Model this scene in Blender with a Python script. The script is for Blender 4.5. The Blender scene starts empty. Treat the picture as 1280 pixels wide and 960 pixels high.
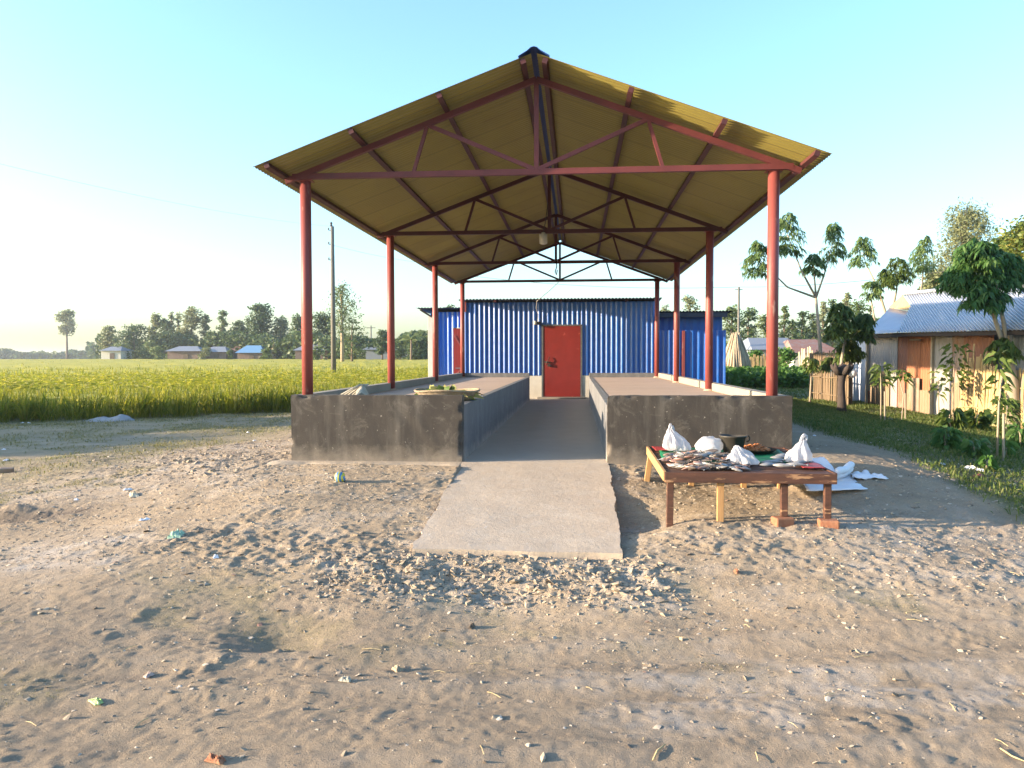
import bpy, math, random
import numpy as np
from mathutils import Matrix, Vector

random.seed(7)
RNG = np.random.default_rng(11)


def rise(y):
    t = np.clip((np.asarray(y, float)-25)/115, 0, 1)
    return .55*t*t*(3-2*t)

SC = bpy.context.scene
COL = SC.collection
PI = math.pi

# ------------------------------------------------------------------ camera
FPX = 980.0
CAM = np.array([.422, -8.342, 1.112])
YAW, PIT, ROL = .082, .034, -.002
_F = np.array([-math.sin(YAW)*math.cos(PIT), math.cos(YAW)*math.cos(PIT), -math.sin(PIT)])
_R = np.array([math.cos(YAW), math.sin(YAW), 0.])
_U = np.cross(_R, _F)
_R2 = _R*math.cos(ROL)+_U*math.sin(ROL)
_U2 = -_R*math.sin(ROL)+_U*math.cos(ROL)


def ray(u, v):
    return _F+_R2*(u-640)/FPX+_U2*(480-v)/FPX


def at(u, v, d):
    """world point seen at photo pixel (u, v) at depth d metres"""
    return CAM+ray(u, v)*d


def onz(u, v, z):
    r = ray(u, v)
    return CAM+r*(z-CAM[2])/r[2]


cam_d = bpy.data.cameras.new('camera')
cam_d.sensor_width = 36
cam_d.lens = 36*FPX/1280
cam_d.clip_end = 6000
cam_o = bpy.data.objects.new('camera', cam_d)
COL.objects.link(cam_o)
M = Matrix.Identity(4)
for i in range(3):
    M[i][0], M[i][1], M[i][2], M[i][3] = _R2[i], _U2[i], -_F[i], CAM[i]
cam_o.matrix_world = M
SC.camera = cam_o

# ------------------------------------------------------------------ light
SUN_EL = math.radians(11.0)
SUN_TO = np.array([-.974, -.225, 0.])          # horizontal direction towards the sun
SUN_TO /= np.linalg.norm(SUN_TO)
sd = np.array([SUN_TO[0]*math.cos(SUN_EL), SUN_TO[1]*math.cos(SUN_EL), math.sin(SUN_EL)])
ld = bpy.data.lights.new('sun', 'SUN')
ld.energy = 5.0
ld.angle = math.radians(.53)
ld.color = (1., .79, .56)
lo = bpy.data.objects.new('sun', ld)
COL.objects.link(lo)
lo.rotation_euler = Vector(sd).to_track_quat('Z', 'Y').to_euler()
w = bpy.data.worlds.new('World')
SC.world = w
w.use_nodes = True
nt = w.node_tree
sky = nt.nodes.new('ShaderNodeTexSky')
sky.sky_type = 'NISHITA'
sky.sun_disc = False
sky.sun_elevation = SUN_EL
sky.sun_rotation = math.atan2(SUN_TO[0], SUN_TO[1]) % (2*PI)
sky.air_density = 1.15
sky.dust_density = 1.7
sky.ozone_density = 2.8
bg = nt.nodes['Background']
tint = nt.nodes.new('ShaderNodeMix')
tint.data_type = 'RGBA'
tint.blend_type = 'MULTIPLY'
tint.inputs[0].default_value = 1
tint.inputs[7].default_value = (1.0, 1.11, 1.2, 1)
nt.links.new(sky.outputs[0], tint.inputs[6])
nt.links.new(tint.outputs[2], bg.inputs[0])
bg.inputs[1].default_value = .145
SC.view_settings.view_transform = 'Standard'
SC.view_settings.look = 'None'
SC.view_settings.gamma = 1
SC.view_settings.use_curve_mapping = False
SC.view_settings.exposure = 1.9
SC.cycles.max_bounces = 6
SC.cycles.transparent_max_bounces = 12
SC.cycles.use_denoising = True


# ------------------------------------------------------------------ mesh helpers
class MB:
    def __init__(self):
        self.v, self.f, self.n = [], [], 0

    def add(self, verts, faces):
        verts = np.asarray(verts, float).reshape(-1, 3)
        if isinstance(faces, np.ndarray):
            self.f.append(faces.astype(np.int64)+self.n)
        else:
            by = {}
            for f in faces:
                by.setdefault(len(f), []).append(f)
            for k in by:
                self.f.append(np.asarray(by[k], np.int64)+self.n)
        self.v.append(verts)
        self.n += len(verts)
        return self

    def box(self, c, s, rot=None):
        c = np.asarray(c, float)
        hx, hy, hz = [a/2 for a in s]
        p = np.array([[x, y, z] for z in (-hz, hz) for y in (-hy, hy) for x in (-hx, hx)], float)
        if rot is not None:
            p = p@np.array(rot).T
        return self.add(p+c, [(0, 2, 3, 1), (4, 5, 7, 6), (0, 1, 5, 4), (2, 6, 7, 3), (0, 4, 6, 2), (1, 3, 7, 5)])

    def rough_box(self, c, s, step=.035, amp=.004, chip=.02, seed=0):
        c = np.asarray(c, float)
        h = np.array(s)/2
        for ax in range(3):
            u_, v_ = [k for k in range(3) if k != ax]
            nu, nv = max(int(s[u_]/step), 2), max(int(s[v_]/step), 2)
            A, B = np.meshgrid(np.linspace(-h[u_], h[u_], nu), np.linspace(-h[v_], h[v_], nv), indexing='ij')
            for sg in (-1, 1):
                P = np.zeros((nu, nv, 3))
                P[..., u_], P[..., v_], P[..., ax] = A, B, sg*h[ax]
                W = P+c
                k = np.stack([noise2(W[..., 0]*9+W[..., 2]*7, W[..., 1]*9+W[..., 2]*3, seed+q) for q in range(3)], -1)
                e_ = np.sort(h-np.abs(P), axis=-1)[..., 1]
                n_ = noise2(W[..., 0]*11+W[..., 1]*5, W[..., 2]*11+W[..., 1]*9, seed+5)+.6*noise2(W[..., 0]*29, W[..., 2]*29+W[..., 1]*23, seed+6)
                ch = chip*np.clip(1-e_/.03, 0, 1)*np.clip(n_-.25, 0, 1)
                W = W+amp*k-np.sign(P)*(np.abs(P) > h-.031)*ch[..., None]
                self.grid(W if (sg > 0) == (ax != 1) else W[::-1])
        return self

    def beam(self, a, b, wd, ht, up=(0, 0, 1)):
        a, b = np.asarray(a, float), np.asarray(b, float)
        d = b-a
        L = np.linalg.norm(d)
        d = d/L
        s = np.cross(d, np.asarray(up, float))
        if np.linalg.norm(s) < 1e-6:
            s = np.array([1., 0, 0])
        s /= np.linalg.norm(s)
        u = np.cross(s, d)
        return self.box((a+b)/2, (L, wd, ht), np.array([d, s, u]).T)

    def tube(self, pts, r, n=8, cap=True):
        pts = np.asarray(pts, float)
        k = len(pts)
        r = np.broadcast_to(np.asarray(r, float), (k,))
        V = []
        t = np.gradient(pts, axis=0)
        ref = np.array([0, 0, 1.]) if abs(t[0][2]) < .9*np.linalg.norm(t[0]) else np.array([1., 0, 0])
        for i in range(k):
            d = t[i]/(np.linalg.norm(t[i])+1e-12)
            s = np.cross(d, ref)
            s /= np.linalg.norm(s)+1e-12
            u = np.cross(s, d)
            a = np.linspace(0, 2*PI, n, endpoint=False)
            V.append(pts[i]+r[i]*(np.cos(a)[:, None]*s+np.sin(a)[:, None]*u))
        F = [(i*n+j, i*n+(j+1) % n, (i+1)*n+(j+1) % n, (i+1)*n+j) for i in range(k-1) for j in range(n)]
        if cap:
            F += [tuple(range(n))[::-1], tuple((k-1)*n+j for j in range(n))]
        return self.add(np.concatenate(V), F)

    def lathe(self, prof, c=(0, 0, 0), n=20, fn=None):
        """prof list of (r, z)"""
        V = []
        a = np.linspace(0, 2*PI, n, endpoint=False)
        for r, z in prof:
            V.append(np.stack([r*np.cos(a), r*np.sin(a), np.full(n, z)], 1))
        V = np.concatenate(V)
        if fn is not None:
            V = fn(V)
        k = len(prof)
        F = [(i*n+j, i*n+(j+1) % n, (i+1)*n+(j+1) % n, (i+1)*n+j) for i in range(k-1) for j in range(n)]
        F += [tuple(range(n))[::-1], tuple((k-1)*n+j for j in range(n))]
        return self.add(V+np.asarray(c, float), F)

    def grid(self, P):
        """P array (a, b, 3)"""
        a, b = P.shape[:2]
        i = np.arange(a*b).reshape(a, b)
        F = np.stack([i[:-1, :-1], i[1:, :-1], i[1:, 1:], i[:-1, 1:]], -1).reshape(-1, 4)
        return self.add(P.reshape(-1, 3), F)

    def build(self, name, mat, parent=None, smooth=False, loc=None, bevel=0, solid=0, attr=None):
        V = np.concatenate(self.v) if self.v else np.zeros((0, 3))
        off = np.zeros(3)
        if parent is not None:
            off = wloc(parent)
        if loc is not None:
            off = np.asarray(loc, float)
        V = V-off
        me = bpy.data.meshes.new(name)
        me.vertices.add(len(V))
        me.vertices.foreach_set('co', V.astype(np.float32).ravel())
        loops = np.concatenate([f.ravel() for f in self.f])
        tot = np.concatenate([np.full(len(f), f.shape[1]) for f in self.f])
        st = np.concatenate([[0], np.cumsum(tot)[:-1]])
        me.loops.add(len(loops))
        me.loops.foreach_set('vertex_index', loops.astype(np.int32))
        me.polygons.add(len(tot))
        me.polygons.foreach_set('loop_start', st.astype(np.int32))
        me.polygons.foreach_set('loop_total', tot.astype(np.int32))
        me.polygons.foreach_set('use_smooth', np.full(len(tot), bool(smooth)))
        me.update(calc_edges=True)
        if attr is not None:
            ca = me.color_attributes.new('mask', 'FLOAT_COLOR', 'POINT')
            ca.data.foreach_set('color', attr.astype(np.float32).ravel())
        me.materials.append(mat)
        o = bpy.data.objects.new(name, me)
        COL.objects.link(o)
        if parent is not None:
            o.parent = parent
        elif loc is not None:
            o.location = loc
        if bevel:
            m = o.modifiers.new('bevel', 'BEVEL')
            m.width = bevel
            m.segments = 2
            m.limit_method = 'ANGLE'
        if solid:
            m = o.modifiers.new('solid', 'SOLIDIFY')
            m.thickness = solid
            m.offset = 0
        return o


def wloc(o):
    p = np.zeros(3)
    while o is not None:
        p += np.array(o.location)
        o = o.parent
    return p


def tag(o, label=None, cat=None, group=None, kind=None):
    if label:
        o['label'] = label
    if cat:
        o['category'] = cat
    if group:
        o['group'] = group
    if kind:
        o['kind'] = kind
    return o


def empty(name, loc, label, cat, group=None):
    o = bpy.data.objects.new(name, None)
    COL.objects.link(o)
    o.location = [float(a) for a in loc]
    o.empty_display_size = .1
    return tag(o, label, cat, group)


def dup(root, loc=None, rotz=None, label=None):
    r = root.copy()
    COL.objects.link(r)
    if loc is not None:
        r.location = [float(a) for a in loc]
    if rotz is not None:
        r.rotation_euler[2] = rotz
    if label:
        r['label'] = label
    for ch in list(root.children):
        c = ch.copy()
        COL.objects.link(c)
        c.parent = r
        for g in ch.children:
            d = g.copy()
            COL.objects.link(d)
            d.parent = c
    return r


# ------------------------------------------------------------------ noise
_T = np.random.default_rng(3).random((256, 256))*2-1


def noise2(x, y, seed=0):
    x = np.asarray(x, float)+seed*17.31
    y = np.asarray(y, float)+seed*9.77
    xi, yi = np.floor(x).astype(int), np.floor(y).astype(int)
    fx, fy = x-xi, y-yi
    fx = fx*fx*fx*(fx*(fx*6-15)+10)
    fy = fy*fy*fy*(fy*(fy*6-15)+10)
    a, b = _T[xi & 255, yi & 255], _T[(xi+1) & 255, yi & 255]
    c, d = _T[xi & 255, (yi+1) & 255], _T[(xi+1) & 255, (yi+1) & 255]
    return (a*(1-fx)+b*fx)*(1-fy)+(c*(1-fx)+d*fx)*fy


def fbm(x, y, oct=4, seed=0):
    s, a = 0, 1.
    for i in range(oct):
        ca, sa = math.cos(.7*i+.3), math.sin(.7*i+.3)
        s = s+a*noise2((x*ca-y*sa)*2**i, (x*sa+y*ca)*2**i, seed+i)
        a *= .5
    return s/1.6


def sstep(a, b, x):
    t = np.clip((x-a)/(b-a), 0, 1)
    return t*t*(3-2*t)


# ------------------------------------------------------------------ materials
def newmat(name):
    m = bpy.data.materials.new(name)
    m.use_nodes = True
    t = m.node_tree
    return m, t, t.nodes['Principled BSDF']


def nz(t, scale, detail=5, rough=.6, coord=None, dist=0):
    n = t.nodes.new('ShaderNodeTexNoise')
    n.inputs['Scale'].default_value = scale
    n.inputs['Detail'].default_value = detail
    n.inputs['Roughness'].default_value = rough
    n.inputs['Distortion'].default_value = dist
    if coord is not None:
        t.links.new(coord, n.inputs['Vector'])
    return n.outputs['Fac']


def ramp(t, fac, stops):
    r = t.nodes.new('ShaderNodeValToRGB')
    e = r.color_ramp.elements
    while len(e) < len(stops):
        e.new(.5)
    for i, (p, c) in enumerate(stops):
        e[i].position = p
        e[i].color = (*c, 1) if len(c) == 3 else c
    t.links.new(fac, r.inputs[0])
    return r.outputs[0]


def mixc(t, fac, a, b, mode='MIX'):
    n = t.nodes.new('ShaderNodeMix')
    n.data_type = 'RGBA'
    n.blend_type = mode
    for i, q in ((0, fac), (6, a), (7, b)):
        if isinstance(q, (int, float)):
            n.inputs[i].default_value = q
        elif isinstance(q, tuple):
            n.inputs[i].default_value = (*q, 1)
        else:
            t.links.new(q, n.inputs[i])
    return n.outputs[2]


def mth(t, op, a, b=None, clamp=False):
    n = t.nodes.new('ShaderNodeMath')
    n.operation = op
    n.use_clamp = clamp
    for i, q in ((0, a), (1, b)):
        if q is None:
            continue
        if isinstance(q, (int, float)):
            n.inputs[i].default_value = q
        else:
            t.links.new(q, n.inputs[i])
    return n.outputs[0]


def bump(t, p, h, dist=.01, strength=.6):
    b = t.nodes.new('ShaderNodeBump')
    b.inputs['Distance'].default_value = dist
    b.inputs['Strength'].default_value = strength
    t.links.new(h, b.inputs['Height'])
    t.links.new(b.outputs[0], p.inputs['Normal'])


def obcoord(t, out='Object', scale=None):
    c = t.nodes.new('ShaderNodeTexCoord').outputs[out]
    if scale is not None:
        mp = t.nodes.new('ShaderNodeMapping')
        mp.inputs['Scale'].default_value = scale
        t.links.new(c, mp.inputs[0])
        c = mp.outputs[0]
    return c


def pmat(name, c1, c2=None, scale=6, rough=.8, bmp=.004, bscale=60, stretch=None, metal=0, spec=.3, c3=None, spots=14, thr=.62):
    """two-tone noisy surface with optional spots of a third colour"""
    m, t, p = newmat(name)
    co = obcoord(t, 'Object', stretch)
    if c2 is None:
        c2 = tuple(a*.75 for a in c1)
    f = nz(t, scale, 6, .65, co)
    c = ramp(t, f, [(.3, c1), (.7, c2)])
    if c3 is not None:
        g = nz(t, spots, 4, .6, co)
        k = ramp(t, g, [(thr, (0, 0, 0)), (thr+.06, (1, 1, 1))])
        c = mixc(t, k, c, c3)
    t.links.new(c, p.inputs['Base Color'])
    p.inputs['Roughness'].default_value = rough
    p.inputs['Metallic'].default_value = metal
    p.inputs['Specular IOR Level'].default_value = spec
    if bmp:
        bump(t, p, nz(t, bscale, 4, .6, co), bmp)
    return m


def leafmat(name, c1, c2, trans=.35, rough=.55, c3=None):
    m, t, p = newmat(name)
    g = t.nodes.new('ShaderNodeNewGeometry')
    stops = [(0, c1), (1, c2)] if c3 is None else [(0, c1), (.6, c2), (1, c3)]
    c = ramp(t, g.outputs['Random Per Island'], stops)
    f = nz(t, .9, 3, .5, obcoord(t))
    c = mixc(t, mth(t, 'MULTIPLY', f, .7), c, tuple(a*.55 for a in c1))
    t.links.new(c, p.inputs['Base Color'])
    p.inputs['Roughness'].default_value = rough
    p.inputs['Specular IOR Level'].default_value = .3
    tr = t.nodes.new('ShaderNodeBsdfTranslucent')
    t.links.new(c, tr.inputs[0])
    mx = t.nodes.new('ShaderNodeMixShader')
    mx.inputs[0].default_value = trans
    t.links.new(p.outputs[0], mx.inputs[1])
    t.links.new(tr.outputs[0], mx.inputs[2])
    t.links.new(mx.outputs[0], t.nodes['Material Output'].inputs[0])
    return m


MT = {}
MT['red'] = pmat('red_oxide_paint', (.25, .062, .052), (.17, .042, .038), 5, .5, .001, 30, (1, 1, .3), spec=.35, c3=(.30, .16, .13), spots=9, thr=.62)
MT['redshade'] = pmat('red_oxide_shaded', (.085, .024, .024), (.05, .018, .02), 4, .55, .001, 40)  # same red oxide, darkened for the shade under the roof
MT['redsunlit'] = pmat('red_oxide_sunlit', (.15, .036, .034), (.10, .026, .026), 4, .5, .001, 40)  # same red oxide again, brighter tone for the sunlit front truss
MT['reddoor'] = pmat('red_door_paint', (.20, .02, .016), (.15, .016, .013), 3, .42, .002, 12, c3=(.30, .06, .045), spots=5, thr=.66)
MT['blue'] = None
MT['darkroof'] = pmat('dark_tin_roof', (.05, .06, .09), (.03, .035, .05), 3, .5)
MT['plaster'] = pmat('white_plaster', (.55, .52, .46), (.46, .43, .37), 4, .85, .003, 40)
MT['brickwall'] = pmat('brick_red', (.24, .09, .05), (.30, .15, .085), 20, .9, .006, 50)
MT['steel'] = pmat('dull_steel', (.2, .2, .2), (.12, .12, .12), 10, .45, metal=.6)
MT['cable'] = pmat('cable', (.04, .04, .04), (.03, .03, .03), 10, .6, 0)
MT['pole'] = pmat('grey_pole_wood', (.16, .15, .13), (.10, .095, .085), 6, .85, .004, 30, (1, 1, .15))
MT['bark'] = pmat('bark', (.16, .12, .085), (.09, .068, .05), 7, .9, .012, 25, (1, 1, .3))
MT['palebark'] = pmat('pale_bark', (.34, .28, .2), (.22, .18, .13), 6, .85, .004, 20, (1, 1, .4))
MT['straw'] = pmat('straw', (.50, .40, .22), (.34, .26, .13), 16, .85, .01, 60, (1, 1, .1))
MT['jute'] = pmat('jute_sticks', (.42, .33, .22), (.27, .21, .14), 12, .9, .01, 60, (1, 1, .12))
MT['bamboo'] = pmat('bamboo_splits', (.50, .36, .17), (.33, .22, .1), 5, .7, .004, 50, (4, 4, .25), c3=(.22, .14, .07), spots=3, thr=.64)
MT['woven'] = pmat('woven_bamboo', (.20, .145, .09), (.12, .085, .05), 6, .8, .004, 40, (4, 4, .3))
MT['wood'] = pmat('new_wood', (.42, .25, .11), (.30, .165, .07), 5, .75, .003, 50, (6, 6, .5))
MT['stainwood'] = pmat('stained_wood', (.10, .044, .028), (.048, .024, .017), 6, .65, .003, 60, (1, 6, 6), c3=(.30, .17, .09), spots=5, thr=.6)
MT['bag'] = None
MT['white'] = pmat('white_plastic_sheet', (.72, .72, .74), (.62, .62, .66), 6, .5, .006, 14)
MT['green'] = pmat('green_plastic', (.015, .16, .075), (.012, .12, .06), 8, .4, .004, 20)
MT['redplastic'] = pmat('red_plastic', (.32, .04, .04), (.2, .03, .03), 8, .45)
MT['black'] = pmat('black_metal', (.028, .025, .022), (.05, .045, .035), 8, .5, .002, 30)
MT['ash'] = pmat('grey_sand', (.30, .30, .30), (.22, .22, .22), 8, .95, .01, 40)
MT['zinc'] = pmat('galvanised_sheet', (.44, .47, .52), (.36, .39, .45), 3, .38, .001, 20, metal=.35, spec=.5)
MT['sack'] = pmat('woven_sack', (.40, .37, .30), (.28, .26, .21), 9, .85, .01, 60)
MT['basket'] = pmat('basket_weave', (.34, .27, .18), (.2, .15, .1), 25, .85, .012, 80)
MT['fish'] = pmat('fish_skin', (.30, .30, .30), (.08, .075, .075), 16, .3, .001, 60, spec=.6)
MT['fishdark'] = pmat('dark_fish_skin', (.045, .038, .034), (.15, .12, .10), 14, .3, .001, 60, spec=.6)
MT['fishpink'] = pmat('pinkish_fish_skin', (.30, .19, .15), (.14, .07, .06), 14, .3, .001, 60, spec=.6)
MT['shrimp'] = pmat('dried_shrimp', (.52, .20, .07), (.36, .12, .045), 30, .6)
MT['mud'] = pmat('dark_mud', (.06, .045, .038), (.035, .028, .024), 9, .9, .01, 40)


def bluemat():
    m, t, p = newmat('blue_painted_tin')
    co = obcoord(t)
    sx = t.nodes.new('ShaderNodeSeparateXYZ')
    t.links.new(co, sx.inputs[0])
    u = mth(t, 'MULTIPLY', mth(t, 'ADD', sx.outputs[0], .31), 1/.79)
    wn = t.nodes.new('ShaderNodeTexWhiteNoise')
    wn.noise_dimensions = '1D'
    t.links.new(mth(t, 'FLOOR', u), wn.inputs['W'])
    c = mixc(t, wn.outputs[0], (.002, .095, .40), (.003, .125, .48))
    c = mixc(t, mth(t, 'MULTIPLY', nz(t, 1.6, 6, .7, co, .5), .5), c, (.012, .06, .30))
    du = ramp(t, nz(t, 9, 6, .75, obcoord(t, 'Object', (1, 1, .2))), [(.52, (0, 0, 0)), (.75, (1, 1, 1))])
    c = mixc(t, mth(t, 'MULTIPLY', du, .28), c, (.22, .25, .32))
    zr = mth(t, 'FRACT', mth(t, 'MULTIPLY', sx.outputs[2], 1/.62))
    sc = mth(t, 'MULTIPLY', mth(t, 'LESS_THAN', zr, .016), mth(t, 'LESS_THAN', mth(t, 'FRACT', mth(t, 'MULTIPLY', sx.outputs[0], 1/.268)), .09))
    c = mixc(t, sc, c, (.03, .03, .035))
    t.links.new(c, p.inputs['Base Color'])
    p.inputs['Roughness'].default_value = .38
    bump(t, p, nz(t, 3, 3, .6, co), .02, .35)
    return m


MT['blue'] = bluemat()


def bagmat():
    m, t, p = newmat('thin_white_polythene')
    p.inputs['Base Color'].default_value = (.62, .62, .65, 1)
    p.inputs['Roughness'].default_value = .35
    co = obcoord(t)
    bump(t, p, nz(t, 22, 3, .6, co, 1.5), .012, .7)
    tr = t.nodes.new('ShaderNodeBsdfTranslucent')
    tr.inputs[0].default_value = (.7, .7, .72, 1)
    mx = t.nodes.new('ShaderNodeMixShader')
    mx.inputs[0].default_value = .45
    t.links.new(p.outputs[0], mx.inputs[1])
    t.links.new(tr.outputs[0], mx.inputs[2])
    tp = t.nodes.new('ShaderNodeBsdfTransparent')
    m2 = t.nodes.new('ShaderNodeMixShader')
    m2.inputs[0].default_value = .16
    t.links.new(mx.outputs[0], m2.inputs[1])
    t.links.new(tp.outputs[0], m2.inputs[2])
    t.links.new(m2.outputs[0], t.nodes['Material Output'].inputs[0])
    return m


MT['bag'] = bagmat()


def concrete(name, c1, c2, speck=None, dust=None, dust_z=(0, .25), rough=.85, joints=None, bmp=.004):
    m, t, p = newmat(name)
    co = obcoord(t)
    c = ramp(t, nz(t, 2.2, 8, .7, co, .4), [(.3, c1), (.7, c2)])
    c = mixc(t, mth(t, 'MULTIPLY', nz(t, 35, 4, .7, co), .5), c, tuple(a*.7 for a in c1))
    if speck is not None:
        g = nz(t, 4.5, 8, .78, co, .8)
        k = ramp(t, g, [(.53, (0, 0, 0)), (.70, (1, 1, 1))])
        c = mixc(t, mth(t, 'MULTIPLY', k, .36), c, speck)
        g2 = nz(t, 26, 3, .6, co)
        k2 = ramp(t, g2, [(.66, (0, 0, 0)), (.71, (1, 1, 1))])
        c = mixc(t, k2, c, speck)
        # vertical run-down streaks
        g3 = nz(t, 7, 4, .6, obcoord(t, 'Object', (1, 1, .12)))
        k3 = ramp(t, g3, [(.5, (0, 0, 0)), (.75, (1, 1, 1))])
        c = mixc(t, mth(t, 'MULTIPLY', k3, .3), c, speck)
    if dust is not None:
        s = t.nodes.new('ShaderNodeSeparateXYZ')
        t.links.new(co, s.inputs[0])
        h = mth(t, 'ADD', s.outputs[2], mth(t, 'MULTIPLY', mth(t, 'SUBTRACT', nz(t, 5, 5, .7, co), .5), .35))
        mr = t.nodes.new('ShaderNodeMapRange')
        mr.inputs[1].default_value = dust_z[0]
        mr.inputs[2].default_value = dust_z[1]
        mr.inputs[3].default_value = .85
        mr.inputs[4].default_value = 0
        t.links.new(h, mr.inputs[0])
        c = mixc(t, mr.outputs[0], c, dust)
    if joints:
        s = t.nodes.new('ShaderNodeSeparateXYZ')
        t.links.new(co, s.inputs[0])
        fr = mth(t, 'FRACT', mth(t, 'MULTIPLY', s.outputs[1], 1/joints))
        k = mth(t, 'LESS_THAN', fr, .008)
        c = mixc(t, mth(t, 'MULTIPLY', k, .6), c, tuple(a*.35 for a in c1))
    t.links.new(c, p.inputs['Base Color'])
    p.inputs['Roughness'].default_value = rough
    bump(t, p, nz(t, 18, 8, .75, co), bmp, .8)
    return m


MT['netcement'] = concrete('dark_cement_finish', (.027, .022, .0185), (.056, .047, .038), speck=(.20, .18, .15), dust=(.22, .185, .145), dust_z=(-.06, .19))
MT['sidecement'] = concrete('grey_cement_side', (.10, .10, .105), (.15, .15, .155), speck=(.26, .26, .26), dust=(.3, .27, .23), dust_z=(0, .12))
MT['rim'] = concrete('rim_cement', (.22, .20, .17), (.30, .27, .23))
MT['slab'] = concrete('slab_cement', (.40, .285, .21), (.49, .355, .27), joints=2.1)
MT['floor'] = concrete('floor_cement', (.40, .34, .27), (.48, .41, .335))
MT['apron'] = concrete('apron_cement', (.29, .235, .175), (.37, .30, .225), bmp=.012)
MT['ramp'] = concrete('ramp_cement', (.37, .295, .222), (.46, .375, .285), speck=(.46, .41, .35), bmp=.008)


def roofmat():
    m, t, p = newmat('two_sided_roof_sheet')
    g = t.nodes.new('ShaderNodeNewGeometry')
    co = obcoord(t)
    f = nz(t, 1.3, 4, .6, co)
    under = ramp(t, f, [(.3, (.295, .252, .060)), (.7, (.24, .205, .052))])
    sx = t.nodes.new('ShaderNodeSeparateXYZ')
    t.links.new(co, sx.inputs[0])
    yy = mth(t, 'MULTIPLY', sx.outputs[1], 1/.76)
    wn = t.nodes.new('ShaderNodeTexWhiteNoise')
    wn.noise_dimensions = '1D'
    t.links.new(mth(t, 'FLOOR', yy), wn.inputs['W'])
    under = mixc(t, mth(t, 'MULTIPLY', wn.outputs[0], .35), under, (.15, .12, .04))
    lap = mth(t, 'LESS_THAN', mth(t, 'FRACT', yy), .022)
    under = mixc(t, mth(t, 'MULTIPLY', lap, .6), under, (.06, .045, .02))
    st = ramp(t, nz(t, 2.2, 6, .75, obcoord(t, 'Object', (.35, 2, 1)), .5), [(.58, (0, 0, 0)), (.72, (1, 1, 1))])
    under = mixc(t, mth(t, 'MULTIPLY', st, .45), under, (.16, .085, .035))
    c = mixc(t, g.outputs['Backfacing'], under, (.10, .17, .26))
    t.links.new(c, p.inputs['Base Color'])
    p.inputs['Roughness'].default_value = .45
    return m


MT['roof'] = roofmat()


def rusttin(name, zinc, rust, bal):
    m, t, p = newmat(name)
    co = obcoord(t, 'Object', (1, 1, .45))
    f = nz(t, 2.6, 7, .7, co, .8)
    k = ramp(t, f, [(max(bal-.1, 0), (1, 1, 1)), (min(bal+.1, 1), (0, 0, 0))])
    c = mixc(t, k, zinc, rust)
    c = mixc(t, mth(t, 'MULTIPLY', nz(t, 14, 5, .7, co), .55), c, tuple(a*.5 for a in rust))
    t.links.new(c, p.inputs['Base Color'])
    p.inputs['Roughness'].default_value = .7
    return m


MT['rustA'] = rusttin('rusty_tin', (.28, .23, .18), (.27, .125, .07), .52)
MT['rustB'] = rusttin('deep_rust_tin', (.30, .24, .19), (.27, .115, .068), .66)
MT['rustC'] = rusttin('weathered_zinc_tin', (.24, .20, .15), (.27, .14, .07), .45)
MT['rustD'] = rusttin('pale_zinc_tin', (.22, .165, .10), (.25, .145, .07), .4)
MT['rustE'] = rusttin('grey_weathered_tin', (.29, .28, .27), (.24, .18, .14), .28)
MT['rustO'] = rusttin('orange_rust_tin', (.28, .17, .10), (.32, .115, .045), .68)
MT['tinblue'] = rusttin('bluegrey_tin', (.17, .21, .25), (.16, .11, .09), .2)
MT['farrust'] = rusttin('far_rusty_roof', (.24, .21, .20), (.26, .12, .08), .55)
MT['farzinc'] = rusttin('far_zinc_roof', (.20, .23, .28), (.20, .19, .19), .3)
MT['farblue'] = rusttin('far_blue_roof', (.12, .28, .48), (.2, .3, .4), .2)
MT['farwall'] = pmat('far_tin_wall', (.13, .085, .07), (.2, .15, .125), 1.5, .85, 0)

MT['rice'] = leafmat('rice_leaf', (.12, .165, .014), (.29, .285, .022), .6, c3=(.42, .35, .05))
MT['canopy'] = pmat('rice_canopy', (.27, .25, .02), (.38, .32, .035), .35, .8, .06, 6, c3=(.20, .21, .02), spots=.9, thr=.6)
MT['grass'] = leafmat('grass_blade', (.06, .11, .02), (.14, .18, .04), .4, c3=(.26, .24, .08))
MT['drygrass'] = leafmat('dry_grass_blade', (.12, .14, .04), (.24, .21, .08), .35, c3=(.36, .29, .14))
MT['whorl'] = leafmat('whorl_leaf', (.09, .17, .05), (.17, .25, .08), .4, c3=(.26, .31, .11))
MT['bigleaf'] = leafmat('big_leaf', (.05, .13, .03), (.10, .21, .05), .42, c3=(.18, .28, .08))
MT['gold'] = leafmat('yellowing_leaf', (.10, .16, .03), (.20, .23, .045), .42, c3=(.36, .29, .07))
MT['far1'] = leafmat('far_leaf_dark', (.06, .105, .04), (.11, .15, .055), .3)
MT['far2'] = leafmat('far_leaf_mid', (.10, .15, .055), (.17, .21, .08), .35)
MT['far3'] = leafmat('far_leaf_pale', (.17, .20, .09), (.28, .29, .14), .35)
MT['veg'] = leafmat('vegetable_leaf', (.06, .15, .025), (.13, .24, .05), .4)
MT['bush'] = leafmat('bush_leaf', (.06, .11, .02), (.15, .19, .04), .4)
MT['leafy'] = leafmat('pale_greens', (.12, .2, .04), (.34, .34, .1), .4, c3=(.45, .38, .16))


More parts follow.
